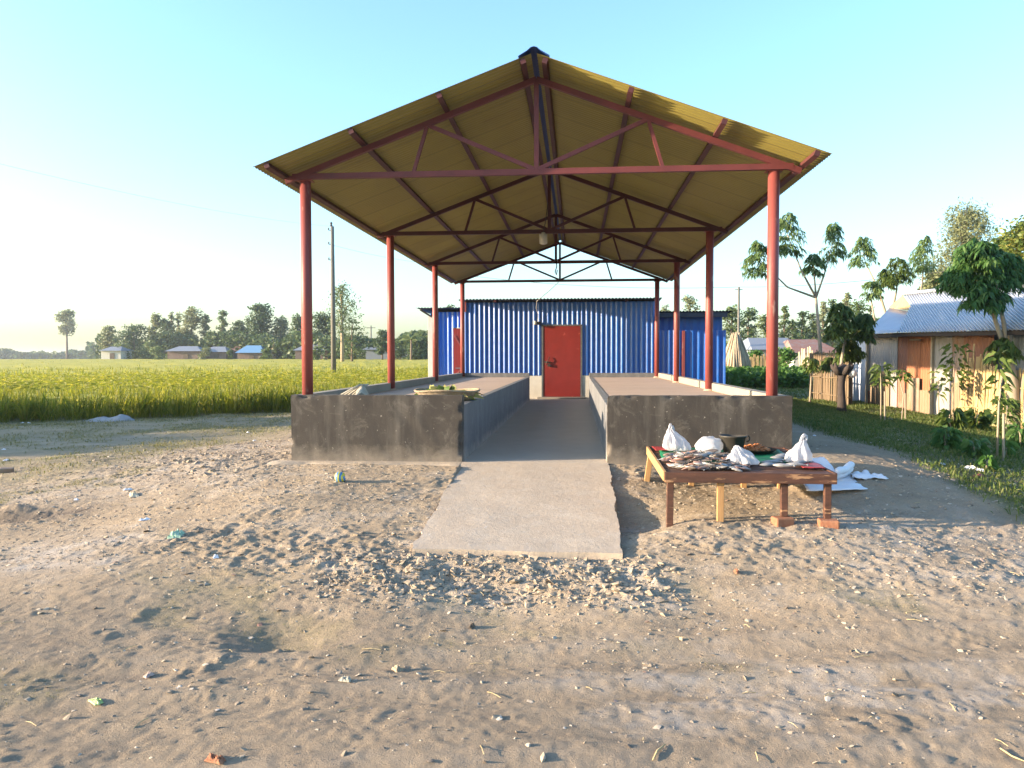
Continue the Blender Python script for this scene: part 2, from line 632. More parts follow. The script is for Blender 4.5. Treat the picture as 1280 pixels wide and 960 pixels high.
def groundmat():
    m, t, p = newmat('ground_earth')
    co = obcoord(t)
    at_ = t.nodes.new('ShaderNodeAttribute')
    at_.attribute_name = 'mask'
    s = t.nodes.new('ShaderNodeSeparateColor')
    t.links.new(at_.outputs['Color'], s.inputs[0])
    gr, wh, dk = s.outputs[0], s.outputs[1], s.outputs[2]
    base = ramp(t, nz(t, .9, 8, .7, co, .5), [(.25, (.37, .285, .192)), (.5, (.305, .234, .158)), (.75, (.24, .187, .13))])
    base = mixc(t, mth(t, 'MULTIPLY', nz(t, 9, 7, .75, co), .6), base, (.39, .315, .232))
    sp = ramp(t, nz(t, 60, 3, .7, co), [(.33, (1, 1, 1)), (.42, (0, 0, 0))])
    base = mixc(t, mth(t, 'MULTIPLY', sp, .45), base, (.11, .088, .066))
    sp2 = ramp(t, nz(t, 42, 3, .7, co), [(.64, (0, 0, 0)), (.70, (1, 1, 1))])
    base = mixc(t, mth(t, 'MULTIPLY', sp2, .5), base, (.46, .39, .31))
    wn = mth(t, 'MULTIPLY', wh, ramp(t, nz(t, 5, 7, .75, co), [(.35, (.1, .1, .1)), (.65, (1, 1, 1))]))
    base = mixc(t, wn, base, (.40, .355, .31))
    gcol = ramp(t, nz(t, 3, 6, .7, co), [(.3, (.075, .10, .03)), (.7, (.20, .185, .075))])
    gn = mth(t, 'MULTIPLY', gr, ramp(t, nz(t, 7, 6, .75, co), [(.25, (.25, .25, .25)), (.6, (1, 1, 1))]))
    base = mixc(t, gn, base, gcol)
    base = mixc(t, dk, base, (.12, .10, .085))
    t.links.new(base, p.inputs['Base Color'])
    p.inputs['Roughness'].default_value = .95
    p.inputs['Specular IOR Level'].default_value = .1
    h = mth(t, 'ADD', nz(t, 38, 8, .8, co), mth(t, 'MULTIPLY', nz(t, 150, 3, .7, co), .4))
    bump(t, p, h, .018, .9)
    return m


MT['ground'] = groundmat()
def chipmat():
    m, t, p = newmat('earth_chips')
    g = t.nodes.new('ShaderNodeNewGeometry')
    c = ramp(t, g.outputs['Random Per Island'], [(0, (.13, .10, .075)), (.3, (.24, .19, .14)), (.55, (.33, .27, .20)), (.85, (.37, .31, .24)), (.97, (.42, .37, .31)), (1, (.26, .14, .10))])
    t.links.new(c, p.inputs['Base Color'])
    p.inputs['Roughness'].default_value = .95
    return m


MT['chips'] = chipmat()
MT['stone'] = pmat('earth_clod', (.34, .275, .20), (.24, .193, .142), 8, .95, .004, 60)

# ------------------------------------------------------------------ ground
CP = np.array([
    # x, y, z
    (-12, -9, -.46), (-6, -9, -.46), (0, -9, -.46), (6, -9, -.46), (12, -9, -.46),
    (-10, -5.5, -.44), (-5, -5.5, -.45), (0, -5.5, -.45), (4, -5.5, -.46), (9, -5.5, -.48),
    (-5, -3.9, -.43), (-2, -3.9, -.45), (0, -3.5, -.46), (1.2, -3.5, -.46), (3, -3.6, -.42), (5, -3.6, -.46),
    (-.8, -2.8, -.31), (.8, -2.85, -.33), (0, -2.9, -.32), (1.1, -2, -.285), (1, -1, -.14), (-.9, -1, -.10), (-.95, -1.9, -.205),
    (-1.8, -1.2, -.09), (-2.7, -2.5, -.27), (-3.8, -1.9, -.31), (-5, -2, -.37), (-2.7, -.4, -.01), (-1.5, -.4, -.01), (0, -.3, -.02),
    (-4, 0, -.08), (-6, 0, -.27), (-8, 2, -.33), (-5, 4, -.24), (-10, 7, -.33), (-3.2, 6, -.12), (-4.5, 8.5, -.30), (-3.2, 11, -.28), (-14, 6, -.34),
    (1.5, -.5, -.12), (2.4, -.65, -.15), (2.35, -2.1, -.19), (1.2, -2.1, -.24), (1.8, -1.4, -.18), (.9, -.15, -.03), (2.7, -.2, .08),
    (3.0, -1.0, -.02), (3.2, .6, .13), (3.5, 5, .12), (4.1, 1.5, .02), (3.2, -1.7, -.20), (3.5, -2.75, -.36), (4.2, -.4, -.10), (4.6, -1.6, -.27),
    (3.6, 12, .05), (5.5, 4, .0), (6.5, 11, -.08), (7.8, 12, -.1), (8.6, 8, -.30), (7, 3, -.2), (7, 0, -.3), (9, -4, -.45),
    (5, 20, .0), (9, 28, .05), (-3, 20, -.3), (-10, 25, -.35), (-30, 30, -.35), (-30, 0, -.4), (30, 10, -.2), (30, 40, -.1), (-40, 80, -.35), (40, 90, -.1),
    (0, 120, -.3), (-15, -14, -.46), (15, -14, -.46)], float)
_d = np.linalg.norm(CP[:, None, :2]-CP[None, :, :2], axis=2)
_A = np.sqrt(_d**2+.15**2)
_mean = CP[:, 2].mean()
_WT = np.linalg.solve(_A+1e-3*np.eye(len(CP)), CP[:, 2]-_mean)


def gbase(x, y):
    x, y = np.asarray(x, float), np.asarray(y, float)
    sh = x.shape
    x, y = x.ravel(), y.ravel()
    z = np.full(len(x), _mean)
    for i in range(len(CP)):
        z += _WT[i]*np.sqrt((x-CP[i, 0])**2+(y-CP[i, 1])**2+.15**2)
    far = sstep(60, 140, np.hypot(x, y-20))
    z = z*(1-far)-.33*far
    return np.clip(z, -.6, .3).reshape(sh)


def inrect(x, y, x0, x1, y0, y1, s=.05):
    return sstep(x0-s, x0+s, x)*(1-sstep(x1-s, x1+s, x))*sstep(y0-s, y0+s, y)*(1-sstep(y1-s, y1+s, y))


def rampz(y):
    return np.interp(y, [-2.9, -.12], [-.305, .0])


def gheight(x, y, fine=True):
    z = gbase(x, y)
    near = 1-sstep(14, 40, np.hypot(x, y))
    road = 1-sstep(-4.2, -3.3, y+.10*noise2(x*.6, y*.6, 5))
    lane = inrect(x, y, 2.75, 3.8, -.5, 30, .4)
    rough = (1-.62*road)*(1-.6*lane)
    z = z+near*.035*fbm(x*.9, y*.9, 3, 1)*rough
    if fine:
        lowm = .72*np.clip(.42+1.3*fbm(x*.8+3, y*1.0, 3, 91), .06, 1.25)
        wx, wy = x+.05*noise2(x*5, y*5, 93), y+.05*noise2(x*5, y*5, 94)
        q = wx*.94+wy*.34, wy*.94-wx*.34
        f1, f2, f3 = fbm(q[0]*3.6, q[1]*6.4, 4, 2), fbm(q[0]*8.5, q[1]*14, 3, 7), fbm(q[0]*19, q[1]*27, 2, 12)
        z = z+near*rough*lowm*(.008*f1+.006*sstep(-.06, .07, f1)+.012*sstep(-.02, .07, f2)+.009*sstep(0, .10, f3))
        z = z+near*(1-.5*lane)*(.0045*fbm(q[0]*17, q[1]*23, 3, 31)+.0035*np.abs(noise2(x*41, y*47, 13)))
        z = z+near*(1-rough)*.010*fbm(q[0]*1.6, q[1]*4.2, 3, 47)*(1-.6*lane)
        # cloddy heap in front of the ramp
        sc = inrect(x, y, -1.15, 1.05, -3.45, -2.85, .16)+.6*inrect(x, y, -3.4, -1.2, -3.0, -2.4, .4)+.5*inrect(x, y, -5.0, -2.8, -.6, 1.2, .6)
        z = z+sc*(.026*fbm(x*5, y*6, 3, 31)+.018*np.abs(noise2(x*19, y*23, 32)+.5*noise2(x*11, y*9, 35))+.012*np.abs(noise2(x*37, y*41, 33))-.008)
        # rutted road, wheel tracks run almost along x
        v = y-.16*x+.12*noise2(x*.35, x*0+3, 8)
        for c, wd, dp in ((-4.3, .12, .028), (-4.75, .10, .020), (-5.5, .13, .028), (-6.05, .10, .022)):
            g = np.exp(-((v-c)/wd)**2)
            z = z-dp*g+.010*np.exp(-((v-c-1.6*wd)/(wd*.6))**2)
        cl = np.clip(noise2(x*8, y*9, 41)-.1, 0, 1)*np.clip(fbm(x*.8, y*1.1, 3, 44)+.05, 0, 1)
        z = z+road*near*.045*cl*np.abs(noise2(x*21, y*25, 46))
        # hollow left of the heap and a ditch by the left edge
        z = z-.07*np.exp(-(((x+1.25)/.28)**2+((y+4.05)/.22)**2))
        dv = (y+1.62)-.10*(x+4.6)
        dv = dv+.12*noise2(x*3, y*0+2, 51)
        fade = (1-sstep(-4.9, -3.9, x))
        z = z-.10*np.exp(-(dv/.15)**2)*fade+.06*np.exp(-((dv-.25)/.16)**2)*fade*(.6+.8*fbm(x*4, y*4, 3, 52))
    # keep below the built floors
    fl = inrect(x, y, -2.6, 2.58, -.02, 13.2, .05)
    z = z*(1-fl)+np.minimum(z, -.12)*fl
    bb = inrect(x, y, -4.1, 4.6, 12.3, 18, .1)
    z = z*(1-bb)+np.minimum(z, -.02)*bb
    rm = inrect(x, y, -.74, .72, -2.78, .1, .035)
    z = z*(1-rm)+np.minimum(z, rampz(y)-.07)*rm
    lip = inrect(x, y, -.78, .76, -2.95, -2.77, .03)
    z = z*(1-lip)+np.maximum(z, -.322+.02*noise2(x*9, y*9, 61))*lip
    ap = inrect(x, y, -2.9, .74, -.33, 0, .05)
    z = z*(1-ap)+np.minimum(z, -.03)*ap
    return z


def axis(segs, lo, hi, grow=1.06):
    a, b, s = segs
    c = list(np.arange(a, b, s))
    st, q = s, a
    left = []
    while q > lo:
        st *= grow
        q -= st
        left.append(q)
    st, q = s, c[-1]
    right = []
    while q < hi:
        st *= grow
        q += st
        right.append(q)
    return np.array(left[::-1]+c+right)


gx = axis((-6.4, 5.2, .017), -1300, 1300, 1.05)
gy = axis((-6.3, .6, .016), -60, 1500, 1.025)
X, Y = np.meshgrid(gx, gy, indexing='ij')
Zg = gheight(X, Y)
# material masks: grass, whitish ash, dark tone with painted shade
n_a, n_b = fbm(X*.7, Y*.9, 4, 50), fbm(X*1.6, Y*2.0, 4, 60)
g_right = sstep(3.62, 4.0, X+.25*n_a+.12*np.clip(Y, -3, 3)*(Y < 0))*sstep(-3.2, -1.4, Y+.5*n_a)
g_left = (1-sstep(-6.3, -4.2, X+.9*n_b-(np.clip(Y, -2, 12)*.11)))*sstep(-.9, 1.2, Y+1.0*n_a)*(.55+.45*n_b)
g_far = sstep(13, 17, np.hypot(X, Y))
patch = np.clip((n_b-.18)*3, 0, 1)
g_fore = patch*(inrect(X, Y, -2.6, 4.6, -4.3, -3.2, .35)*.28+inrect(X, Y, -5, -1.5, -5.2, -4.4, .5)*.3+inrect(X, Y, -6.5, -3.8, -2.6, 0, .5)*.5)
grs = np.clip(g_right+np.clip(g_left, 0, 1)+g_far+g_fore, 0, 1)
grs = grs*(1-.95*inrect(X, Y, 2.6, 3.65, -1, 30, .2))
road_m = 1-sstep(-4.3, -3.2, Y+.35*n_b)
crust = fbm(X*4.2+3, Y*7.1, 4, 2)
vv_ = Y-.16*X+.12*noise2(X*.35, X*0+3, 8)
tracks = sum(np.exp(-((vv_-c-.16)/.07)**2) for c in (-4.3, -4.75, -5.5, -6.05))
wht = np.clip(.5*tracks*np.clip(.6+n_a, 0, 1)+np.clip(.35+1.2*n_b, 0, .8)*inrect(X, Y, -1.3, 1.1, -3.6, -2.85, .2)+1.0*inrect(X, Y, .4, 2.9, -5.1, -4.1, .35)*np.clip(.45+1.6*crust+.4*n_b, 0, 1)
              + .9*inrect(X, Y, -4.2, -2.9, -3.2, -2.2, .4)*np.clip(.6+n_a, 0, 1)+.5*inrect(X, Y, -5.4, -2.7, -1.2, 2.5, .6)
              +.5*np.clip(crust*1.6, 0, 1)*(1-road_m)*sstep(-.2, .4, n_a+.3)+.8*inrect(X, Y, -9.5, -6.6, 3.2, 5.6, .7)+.5*inrect(X, Y, 2.2, 4.2, -3.4, -1.6, .4), 0, 1)
dv_ = (Y+1.62)-.10*(X+4.6)
drk = np.clip(.20*road_m+.30*np.clip(-crust, 0, 1)+.85*np.exp(-(dv_/.17)**2)*(1-sstep(-4.2, -3.8, X))+.35*inrect(X, Y, 2.9, 5, -2.5, 1, .6)*np.clip(.5+n_b, 0, 1), 0, 1)  # damp road and crust gaps, plus shade painted in ditch and beside table
attr = np.stack([grs, wht*(1-grs), drk, np.ones_like(grs)], -1).reshape(-1, 4)
g = MB().grid(np.stack([X, Y, Zg], -1)).build('ground', MT['ground'], smooth=True, attr=attr)
tag(g, kind='structure')


def gz(x, y):
    return float(gheight(np.array([float(x)]), np.array([float(y)]))[0])


def edge_noise(n, a, seed):
    return a*np.array([noise2(i*.37, 1.7, seed)+.5*noise2(i*1.1, 5.1, seed) for i in range(n)])


# aisle floor with the strip of apron in front of the left platform
b = MB()
b.box((-.02, 6.35, -.06), (1.56, 12.94, .12))
o = b.build('aisle_floor', MT['floor'])
tag(o, kind='structure')
n = 40
xs = np.linspace(-3.05, -.792, n)
sink = -.06*(1-sstep(-3.05, -2.8, xs))
fr = np.stack([xs, -.37+edge_noise(n, .05, 3), -.022+sink], 1)
bk = np.stack([xs, np.full(n, -.125), .004+sink], 1)
dn = fr+np.array([0, -.01, -.08])
P = np.stack([bk, fr, dn], 1)
o = MB().grid(P).build('apron_pavement', MT['apron'], smooth=True)
tag(o, kind='structure')
# sloping ramp, rough edged slab
ny = 46
ys = np.linspace(-.125, -2.76, ny)
le = -.775+edge_noise(ny, .022, 4)
re = .755+edge_noise(ny, .018, 6)
rows = []
for i, yy in enumerate(ys):
    zz = float(rampz(yy))
    q = np.linspace(0, 1, 30)
    xx = le[i]*(1-q)+re[i]*q
    fr_ = .03*np.array([noise2(a*3.1, 2.2, 8) for a in xx]) if i == ny-1 else 0
    zt = zz+.006+.007*fbm(xx*2.4, np.full(30, yy*2.4), 3, 14)
    top = np.stack([xx, yy+fr_+np.zeros(30), zt], 1)
    rows.append(top)
P = np.array(rows)
b = MB().grid(P)
for line, off in ((P[:, 0], (-.006, 0, -.11)), (P[:, -1], (.012, 0, -.16)), (P[-1], (0, -.008, -.11))):
    low = line+np.array(off)+.006*np.stack([noise2(np.arange(len(line))*.6, 0*line[:, 0], 5)]*3, 1)
    b.grid(np.stack([line, low], 1))
o = b.build('ramp_path', MT['ramp'], smooth=True)
tag(o, kind='structure')

# ------------------------------------------------------------------ platforms
YF, YB = -.12, 11.95


def platform(x0, x1, inner, label):
    """x0 outer side, x1 aisle side"""
    s = 1 if x0 < x1 else -1
    e = empty('market_platform', ((x0+x1)/2, YF, 0), label, 'platform', 'raised cement selling platforms')
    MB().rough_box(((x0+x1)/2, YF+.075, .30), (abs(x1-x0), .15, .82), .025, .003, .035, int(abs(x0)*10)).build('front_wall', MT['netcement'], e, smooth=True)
    b = MB()
    xi = x0+s*.13
    b.box((x0+s*.065, (YF+.15+YB)/2, .30), (.13, YB-YF-.15-.002, .818))
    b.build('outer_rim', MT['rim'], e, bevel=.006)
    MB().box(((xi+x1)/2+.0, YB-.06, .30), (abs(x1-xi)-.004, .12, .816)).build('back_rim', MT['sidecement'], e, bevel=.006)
    MB().box(((xi+x1)/2-s*.05, (YF+.15+YB-.12)/2, .555), (abs(x1-xi)-.10-.004, YB-YF-.27-.004, .08)).build('slab', MT['slab'], e)
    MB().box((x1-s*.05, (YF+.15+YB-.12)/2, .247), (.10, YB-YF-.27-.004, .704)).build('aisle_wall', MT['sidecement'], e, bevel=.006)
    return e


platform(-2.646, -.785, 1, 'left cement selling platform with low rim, beside the rice field, basket of greens on it')
platform(2.626, .745, -1, 'right cement selling platform with low rim, standing behind the fish table')

# ------------------------------------------------------------------ the open market shed
SP = 3.94
shed = empty('market_shed', (0, 5.9, 0), 'open market shed with red posts, steel trusses and yellow corrugated gable roof', 'shed')
for i in range(4):
    for sx in (-1, 1):
        x = -2.52 if sx < 0 else 2.46
        y = i*SP+.02 if i else .05
        zb = .56
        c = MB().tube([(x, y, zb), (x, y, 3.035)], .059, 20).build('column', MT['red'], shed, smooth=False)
        for p_ in c.data.polygons:
            p_.use_smooth = len(p_.vertices) == 4
        MB().lathe([(.10, zb-.005), (.095, zb+.03), (.07, zb+.055), (.0605, zb+.06)], (x, y, 0), 14).build('footing', MT['slab'], c)
        MB().box((x, y, 3.032), (.17, .12, .008)).build('cap_plate', MT['red'], c)


def rz(x):
    return 4.03-.372*abs(x)


for i in range(4):
    y = i*SP
    b = MB()
    b.beam((-2.64, y, 3.068), (2.64, y, 3.068), .055, .06)
    tr = b.build('truss', MT['redshade'] if i else MT['redsunlit'], shed)
    m_ = MT['redshade'] if i else MT['redsunlit']
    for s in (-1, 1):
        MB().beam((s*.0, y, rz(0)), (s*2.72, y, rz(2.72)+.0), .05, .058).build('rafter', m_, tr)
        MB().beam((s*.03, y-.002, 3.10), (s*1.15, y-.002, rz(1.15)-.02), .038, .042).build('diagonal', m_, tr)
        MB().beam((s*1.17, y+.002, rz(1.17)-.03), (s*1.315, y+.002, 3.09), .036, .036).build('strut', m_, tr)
    MB().beam((0, y+.001, 3.095), (0, y+.001, rz(0)-.03), .05, .05, (0, 1, 0)).build('king_post', m_, tr)
RY0, RY1 = -.485, 3*SP+.5


def sz(x):
    return 4.128-.368*abs(x)


for s in (-1, 1):
    for px_ in (.11, .955, 1.86, 2.745):
        zc = sz(px_)-.036
        MB().beam((s*px_, RY0+.012, zc), (s*px_, RY1-.012, zc), .052, .052, (s*.345, 0, .94)).build('purlin', MT['redshade'], shed)
    per = .076
    ny = int((RY1-RY0)/per*8)
    yy = np.linspace(RY0, RY1, ny)
    dz = .0085*np.sin(yy/per*2*PI)
    xs = np.array([.03, .8, 1.6, 2.3, 2.885])
    P = np.zeros((len(xs), ny, 3))
    for k, xx in enumerate(xs):
        P[k, :, 0] = s*xx+.35*s*dz
        P[k, :, 1] = yy
        P[k, :, 2] = sz(xx)+dz+.008
    if s > 0:
        P = P[::-1]
    o = MB().grid(P).build('roof_sheet', MT['roof'], shed, smooth=True)
# folded ridge cap
b = MB()
cap = [(-.155, 4.085), (-.07, 4.135), (-.03, 4.168), (0, 4.176), (.03, 4.168), (.07, 4.135), (.155, 4.085)]
P = np.array([[(x, y, z) for y in np.linspace(RY0-.03, RY1+.03, 12)] for x, z in cap])
b.grid(P[::-1]).build('ridge_cap', pmat('blue_ridge_cap', (.02, .06, .22), (.015, .045, .16), 3, .5, 0), shed, solid=.003)

# lamp hung under the second truss and its wire
e = empty('hanging_lamp', (-.06, SP-.05, 3.0), 'small pale shaded lamp hanging from the second roof truss', 'lamp')
MB().lathe([(.028, .02), (.034, 0), (.062, -.01), (.062, -.15), (.03, -.165), (.02, -.17)], (-.09, SP-.09, 3.02), 14).build('lamp_shade', MT['plaster'], e, smooth=True)
MB().tube([(-.09, SP-.09, 3.04), (-.06, SP-.05, 3.2), (-.02, SP-.04, 3.5)], .006, 5).build('cord', MT['cable'], e)
o = MB().tube([(.0, 2*SP-.03, 3.10), (.02, 2*SP-.04, 2.98), (-.015, 2*SP-.04, 2.86), (.01, 2*SP-.04, 2.80), (.03, 2*SP-.04, 2.9)], .012, 6).build('cable_loop', MT['cable'], smooth=True)
tag(o, 'short dark loop of cable hanging from the third roof truss', 'cable')


# ------------------------------------------------------------------ blue tin shops behind the shed
def corr(p0, p1, z0, z1, per=.134, amp=.017, res=10, phase=0, rows=1):
    """corrugated vertical sheet from p0 to p1 (xy); +normal is to the right of p0->p1"""
    p0, p1 = np.array(p0, float), np.array(p1, float)
    L = np.linalg.norm(p1-p0)
    d = (p1-p0)/L
    nrm = np.array([d[1], -d[0]])
    k = max(int(L/per*res), 3)
    t = np.linspace(0, L, k)
    w_ = amp*np.sin(t/per*2*PI+phase)
    zz = np.linspace(z0, z1, rows+1)
    P = np.zeros((k, rows+1, 3))
    for j in range(rows+1):
        P[:, j, :2] = p0+d*t[:, None]+nrm*w_[:, None]
        P[:, j, 2] = zz[j]
    return MB().grid(P)


YW = 12.89
shop = empty('tin_shop', (0, YW, 0), 'tall middle blue corrugated tin shop with closed red door at the end of the aisle', 'shop')
wl = MB()
for (a, b_, z0) in ((-2.62, -.50, .62), (.545, 2.53, .62)):
    c = corr((a, YW), (b_, YW), z0, 2.60)
    wl.v += c.v
    for f in c.f:
        wl.f.append(f+wl.n)
    wl.n += c.n
c = corr((-.50, YW), (.545, YW), 1.975, 2.60)
for f in c.f:
    wl.f.append(f+wl.n)
wl.v += c.v
wl.n += c.n
wl.build('front_wall', MT['blue'], shop, smooth=True)
b = MB()
for c in (corr((-2.62, YW+4), (-2.62, YW+.02), .62, 2.6), corr((2.53, YW+.02), (2.53, YW+4), .62, 2.6), corr((2.53, YW+4), (-2.62, YW+4), .62, 2.6)):
    for f in c.f:
        b.f.append(f+b.n)
    b.v += c.v
    b.n += c.n
b.build('side_wall', MT['blue'], shop, smooth=True)
b = MB()
b.box((-1.575, YW+.06, .30), (2.13, .16, .62))
b.box((1.525, YW+.06, .30), (1.99, .16, .62))
b.box((-2.56, YW+2.05, .30), (.12, 3.8, .60))
b.box((2.47, YW+2.05, .30), (.12, 3.8, .60))
b.build('plinth', MT['plaster'], shop)
MB().box((.02, YW-.16, .01), (1.3, .36, .06)).build('door_step', MT['rim'], shop, bevel=.01)
dr = MB().box((.03, YW-.012, 1.0), (1.0, .035, 1.91)).build('door', MT['reddoor'], shop, bevel=.004)
b = MB()
b.box((-.494, YW-.0, 1.0), (.045, .08, 1.96))
b.box((.556, YW-.0, 1.0), (.045, .08, 1.96))
b.box((.03, YW-.0, 1.975), (1.09, .08, .04))
b.build('door_frame', MT['steel'], dr)
b = MB()
b.beam((-.45, YW-.05, .99), (-.27, YW-.05, .97), .02, .035)
b.beam((-.36, YW-.055, .93), (-.26, YW-.055, .86), .02, .03)
b.box((-.32, YW-.06, .90), (.07, .03, .08))
b.tube([(-.30, YW-.055, 1.12), (-.33, YW-.075, 1.05), (-.38, YW-.075, .98), (-.40, YW-.055, .90)], .009, 6)
b.build('bolt_and_lock', MT['black'], dr)
b = MB()
P = np.zeros((2, 380, 3))
xs = np.linspace(-2.74, 2.66, 380)
for k, (yy, z) in enumerate(((YW-.36, 2.665), (YW+4.2, 2.40))):
    P[k, :, 0] = xs
    P[k, :, 1] = yy
    P[k, :, 2] = z+.012*np.sin(xs/.09*2*PI)
b.grid(P).build('roof', MT['darkroof'], shop, smooth=True, solid=.004)
b = MB()
b.box((-2.60, YW-.03, 2.50), (.07, .06, .30))
b.build('roof_bracket', MT['red'], shop)
MB().box((2.555, YW-.04, 1.42), (.055, .05, 1.6)).build('corner_post', MT['red'], shop)
for xx in (-1.75, 0, 1.75):
    MB().box((xx, YW-.17, 2.615), (.06, .34, .05)).build('eave_rail', MT['redshade'], shop)

e = empty('wall_lamp', (-.67, YW-.05, 2.03), 'small white lamp holder wired to the blue wall beside the red door', 'lamp')
MB().lathe([(.05, -.045), (.055, .0), (.05, .05), (.03, .06)], (-.69, YW-.10, 2.03), 12).build('lamp_holder', MT['plaster'], e, smooth=True)
MB().box((-.60, YW-.06, 2.03), (.12, .05, .09)).build('junction_box', MT['black'], e)
MB().tube([(-.62, YW-.06, 2.07), (-.60, YW-.05, 2.25), (-.66, YW-.1, 2.42), (-.62, YW-.45, 2.60), (-.25, YW-.8, 2.86), (-.02, 3*SP+.03, 3.05)], .007, 5).build('wire', MT['plaster'], e)

wing = empty('tin_shop', (-3.2, 14.39, 0), 'lower blue tin shop set back on the left with white pillar and narrow red door', 'shop')
YL = 14.39
c = corr((-3.60, YL), (-3.17, YL), .55, 2.44)
for q in (corr((-2.66, YL), (-2.58, YL), .55, 2.44), corr((-3.17, YL), (-2.66, YL), 1.98, 2.44), corr((-3.86, YL+3), (-3.86, YL+.1), .3, 2.4)):
    for f in q.f:
        c.f.append(f+c.n)
    c.v += q.v
    c.n += q.n
c.build('wall', MT['blue'], wing, smooth=True)
MB().box((-3.755, YL+.04, 1.13), (.30, .20, 2.36)).build('pillar', MT['plaster'], wing, bevel=.006)
MB().box((-3.38, YL+.05, .24), (.44, .12, .60)).build('plinth', MT['plaster'], wing)
d2 = MB().box((-2.915, YL-.01, 1.0), (.50, .03, 1.92)).build('door', MT['reddoor'], wing)
b = MB()
b.beam((-3.13, YL-.035, 1.75), (-2.70, YL-.035, 1.05), .02, .04)
b.beam((-2.70, YL-.034, 1.05), (-3.13, YL-.034, .55), .02, .04)
b.build('brace', MT['red'], d2)
b = MB()
b.box((-3.02, YL-.045, .80), (.16, .03, .03))
b.build('latch', MT['steel'], d2)
P = np.zeros((2, 140, 3))
xs = np.linspace(-4.2, -2.56, 140)
for k, (yy, z) in enumerate(((YL-.32, 2.545), (YL+3.4, 2.45))):
    P[k, :, 0] = xs
    P[k, :, 1] = yy
    P[k, :, 2] = z+.012*np.sin(xs/.09*2*PI)
MB().grid(P).build('roof', MT['darkroof'], wing, smooth=True, solid=.004)
b = MB()
b.beam((-4.1, YL-.2, 2.5), (-3.72, YL-.0, 2.25), .04, .05)
b.beam((-3.72, YL-.04, 2.25), (-3.72, YL-.04, 2.5), .06, .06)
b.build('roof_bracket', MT['bark'], wing)

back = empty('tin_shop', (3.6, 14.0, 0), 'low dark roofed blue tin shop showing above the blue tin fence', 'shop')
c = corr((2.62, 13.9), (4.45, 13.9), .0, 2.30, per=.2, amp=.006)
q = corr((4.45, 13.9), (4.45, 17), .0, 2.30)
for f in q.f:
    c.f.append(f+c.n)
c.v += q.v
c.n += q.n
c.build('wall', MT['blue'], back, smooth=True)
P = np.zeros((2, 140, 3))
xs = np.linspace(2.6, 4.72, 140)
for k, (yy, z) in enumerate(((13.55, 2.37), (17.2, 2.25))):
    P[k, :, 0] = xs
    P[k, :, 1] = yy
    P[k, :, 2] = z+.012*np.sin(xs/.09*2*PI)
MB().grid(P).build('roof', MT['darkroof'], back, smooth=True, solid=.004)
MB().box((3.6, 13.62, 2.27), (1.9, .04, .13)).build('fascia', MT['darkroof'], back)

fen = empty('tin_fence', (3.4, 12.9, 0), 'blue corrugated tin fence behind the right platform', 'fence')
corr((2.60, 12.90), (3.22, 12.90), .05, 1.825).build('sheet', MT['blue'], fen, smooth=True)
corr((3.30, 12.86), (4.37, 12.90), .02, 1.82, per=.17).build('sheet', MT['blue'], fen, smooth=True)
corr((4.37, 12.91), (4.42, 14.6), .02, 1.80).build('sheet', MT['blue'], fen, smooth=True)
MB().box((3.26, 12.84, .93), (.07, .06, 1.76)).build('post', MT['red'], fen)

# ------------------------------------------------------------------ fish stall
TX0, TX1, TY0, TY1 = 1.125, 2.42, -2.11, -.60


def tz(y):
    return .205+(y-TY0)*.018


tab = empty('market_table', (1.77, -1.35, -.18), 'low rough wooden table on eight legs, spread with fish, in front of right platform', 'table')
b = MB()
nb = 7
for i in range(nb):
    y0 = TY0+(TY1-TY0)*i/nb
    y1 = TY0+(TY1-TY0)*(i+1)/nb-.006
    ym = (y0+y1)/2
    b.box((1.7725, ym, tz(ym)-.014), (TX1-TX0-.03, y1-y0, .022))
b.build('table_top', MT['stainwood'], tab, bevel=.002)
for y_, s_ in ((TY0, -1), (TY1, 1)):
    MB().box((1.7725, y_+s_*.012, tz(y_)-.038), (TX1-TX0+.02, .026, .082)).build('apron', MT['stainwood'], tab, bevel=.004)
for x, m_ in ((TX0-.006, 'wood'), (TX1+.006, 'stainwood')):
    MB().beam((x, TY0+.002, tz(TY0)-.034), (x, TY1-.002, tz(TY1)-.034), .026, .078).build('apron', MT[m_], tab, bevel=.004)
legs = [(837, 652, .2, 0), (897, 648, .2, 0), (976, 641, .1, 1), (1030, 646, .1, 1), (807, 611, .2, 0), (864, 606, .2, 0), (930, 606, .2, 0), (984, 608, .2, 0)]
LX = [1.165, 1.555, 2.045, 2.375, 1.15, 1.54, 2.04, 2.385]
for i in range(8):
    x = LX[i]
    y = TY0+.035 if i < 4 else TY1-.035
    zg = gz(x, y)-.04
    if i in (2, 3):
        zg = gz(x, y)+.055
    dx = -.045 if i == 4 else (.0 if i else -.005)
    MB().beam((x+dx, y+(.0 if i < 4 else .02), zg), (x, y, tz(y)-.03), .052, .046, (0, 1, 0)).build('leg', MT['wood'] if i in (1, 4, 5, 6, 7) else MT['stainwood'], tab, bevel=.004)
for i, (x, y, r, lb) in enumerate(((2.03, TY0+.015, .25, 'orange brick chip under the third front leg of the fish table'),
                                   (2.37, TY0-.01, -.12, 'orange brick under the right front leg of the fish table'))):

    bm = MB().box((0, 0, 0), (.15, .11, .075), np.array([[math.cos(r), -math.sin(r), 0], [math.sin(r), math.cos(r), 0], [0, 0, 1]]))
    zc = gz(x, y)+.018
    o = bm.build('brick', MT['brickwall'], bevel=.012)
    o.location = (x, y, zc)
    tag(o, lb, 'brick')
# green sheet and red tray lying on the table


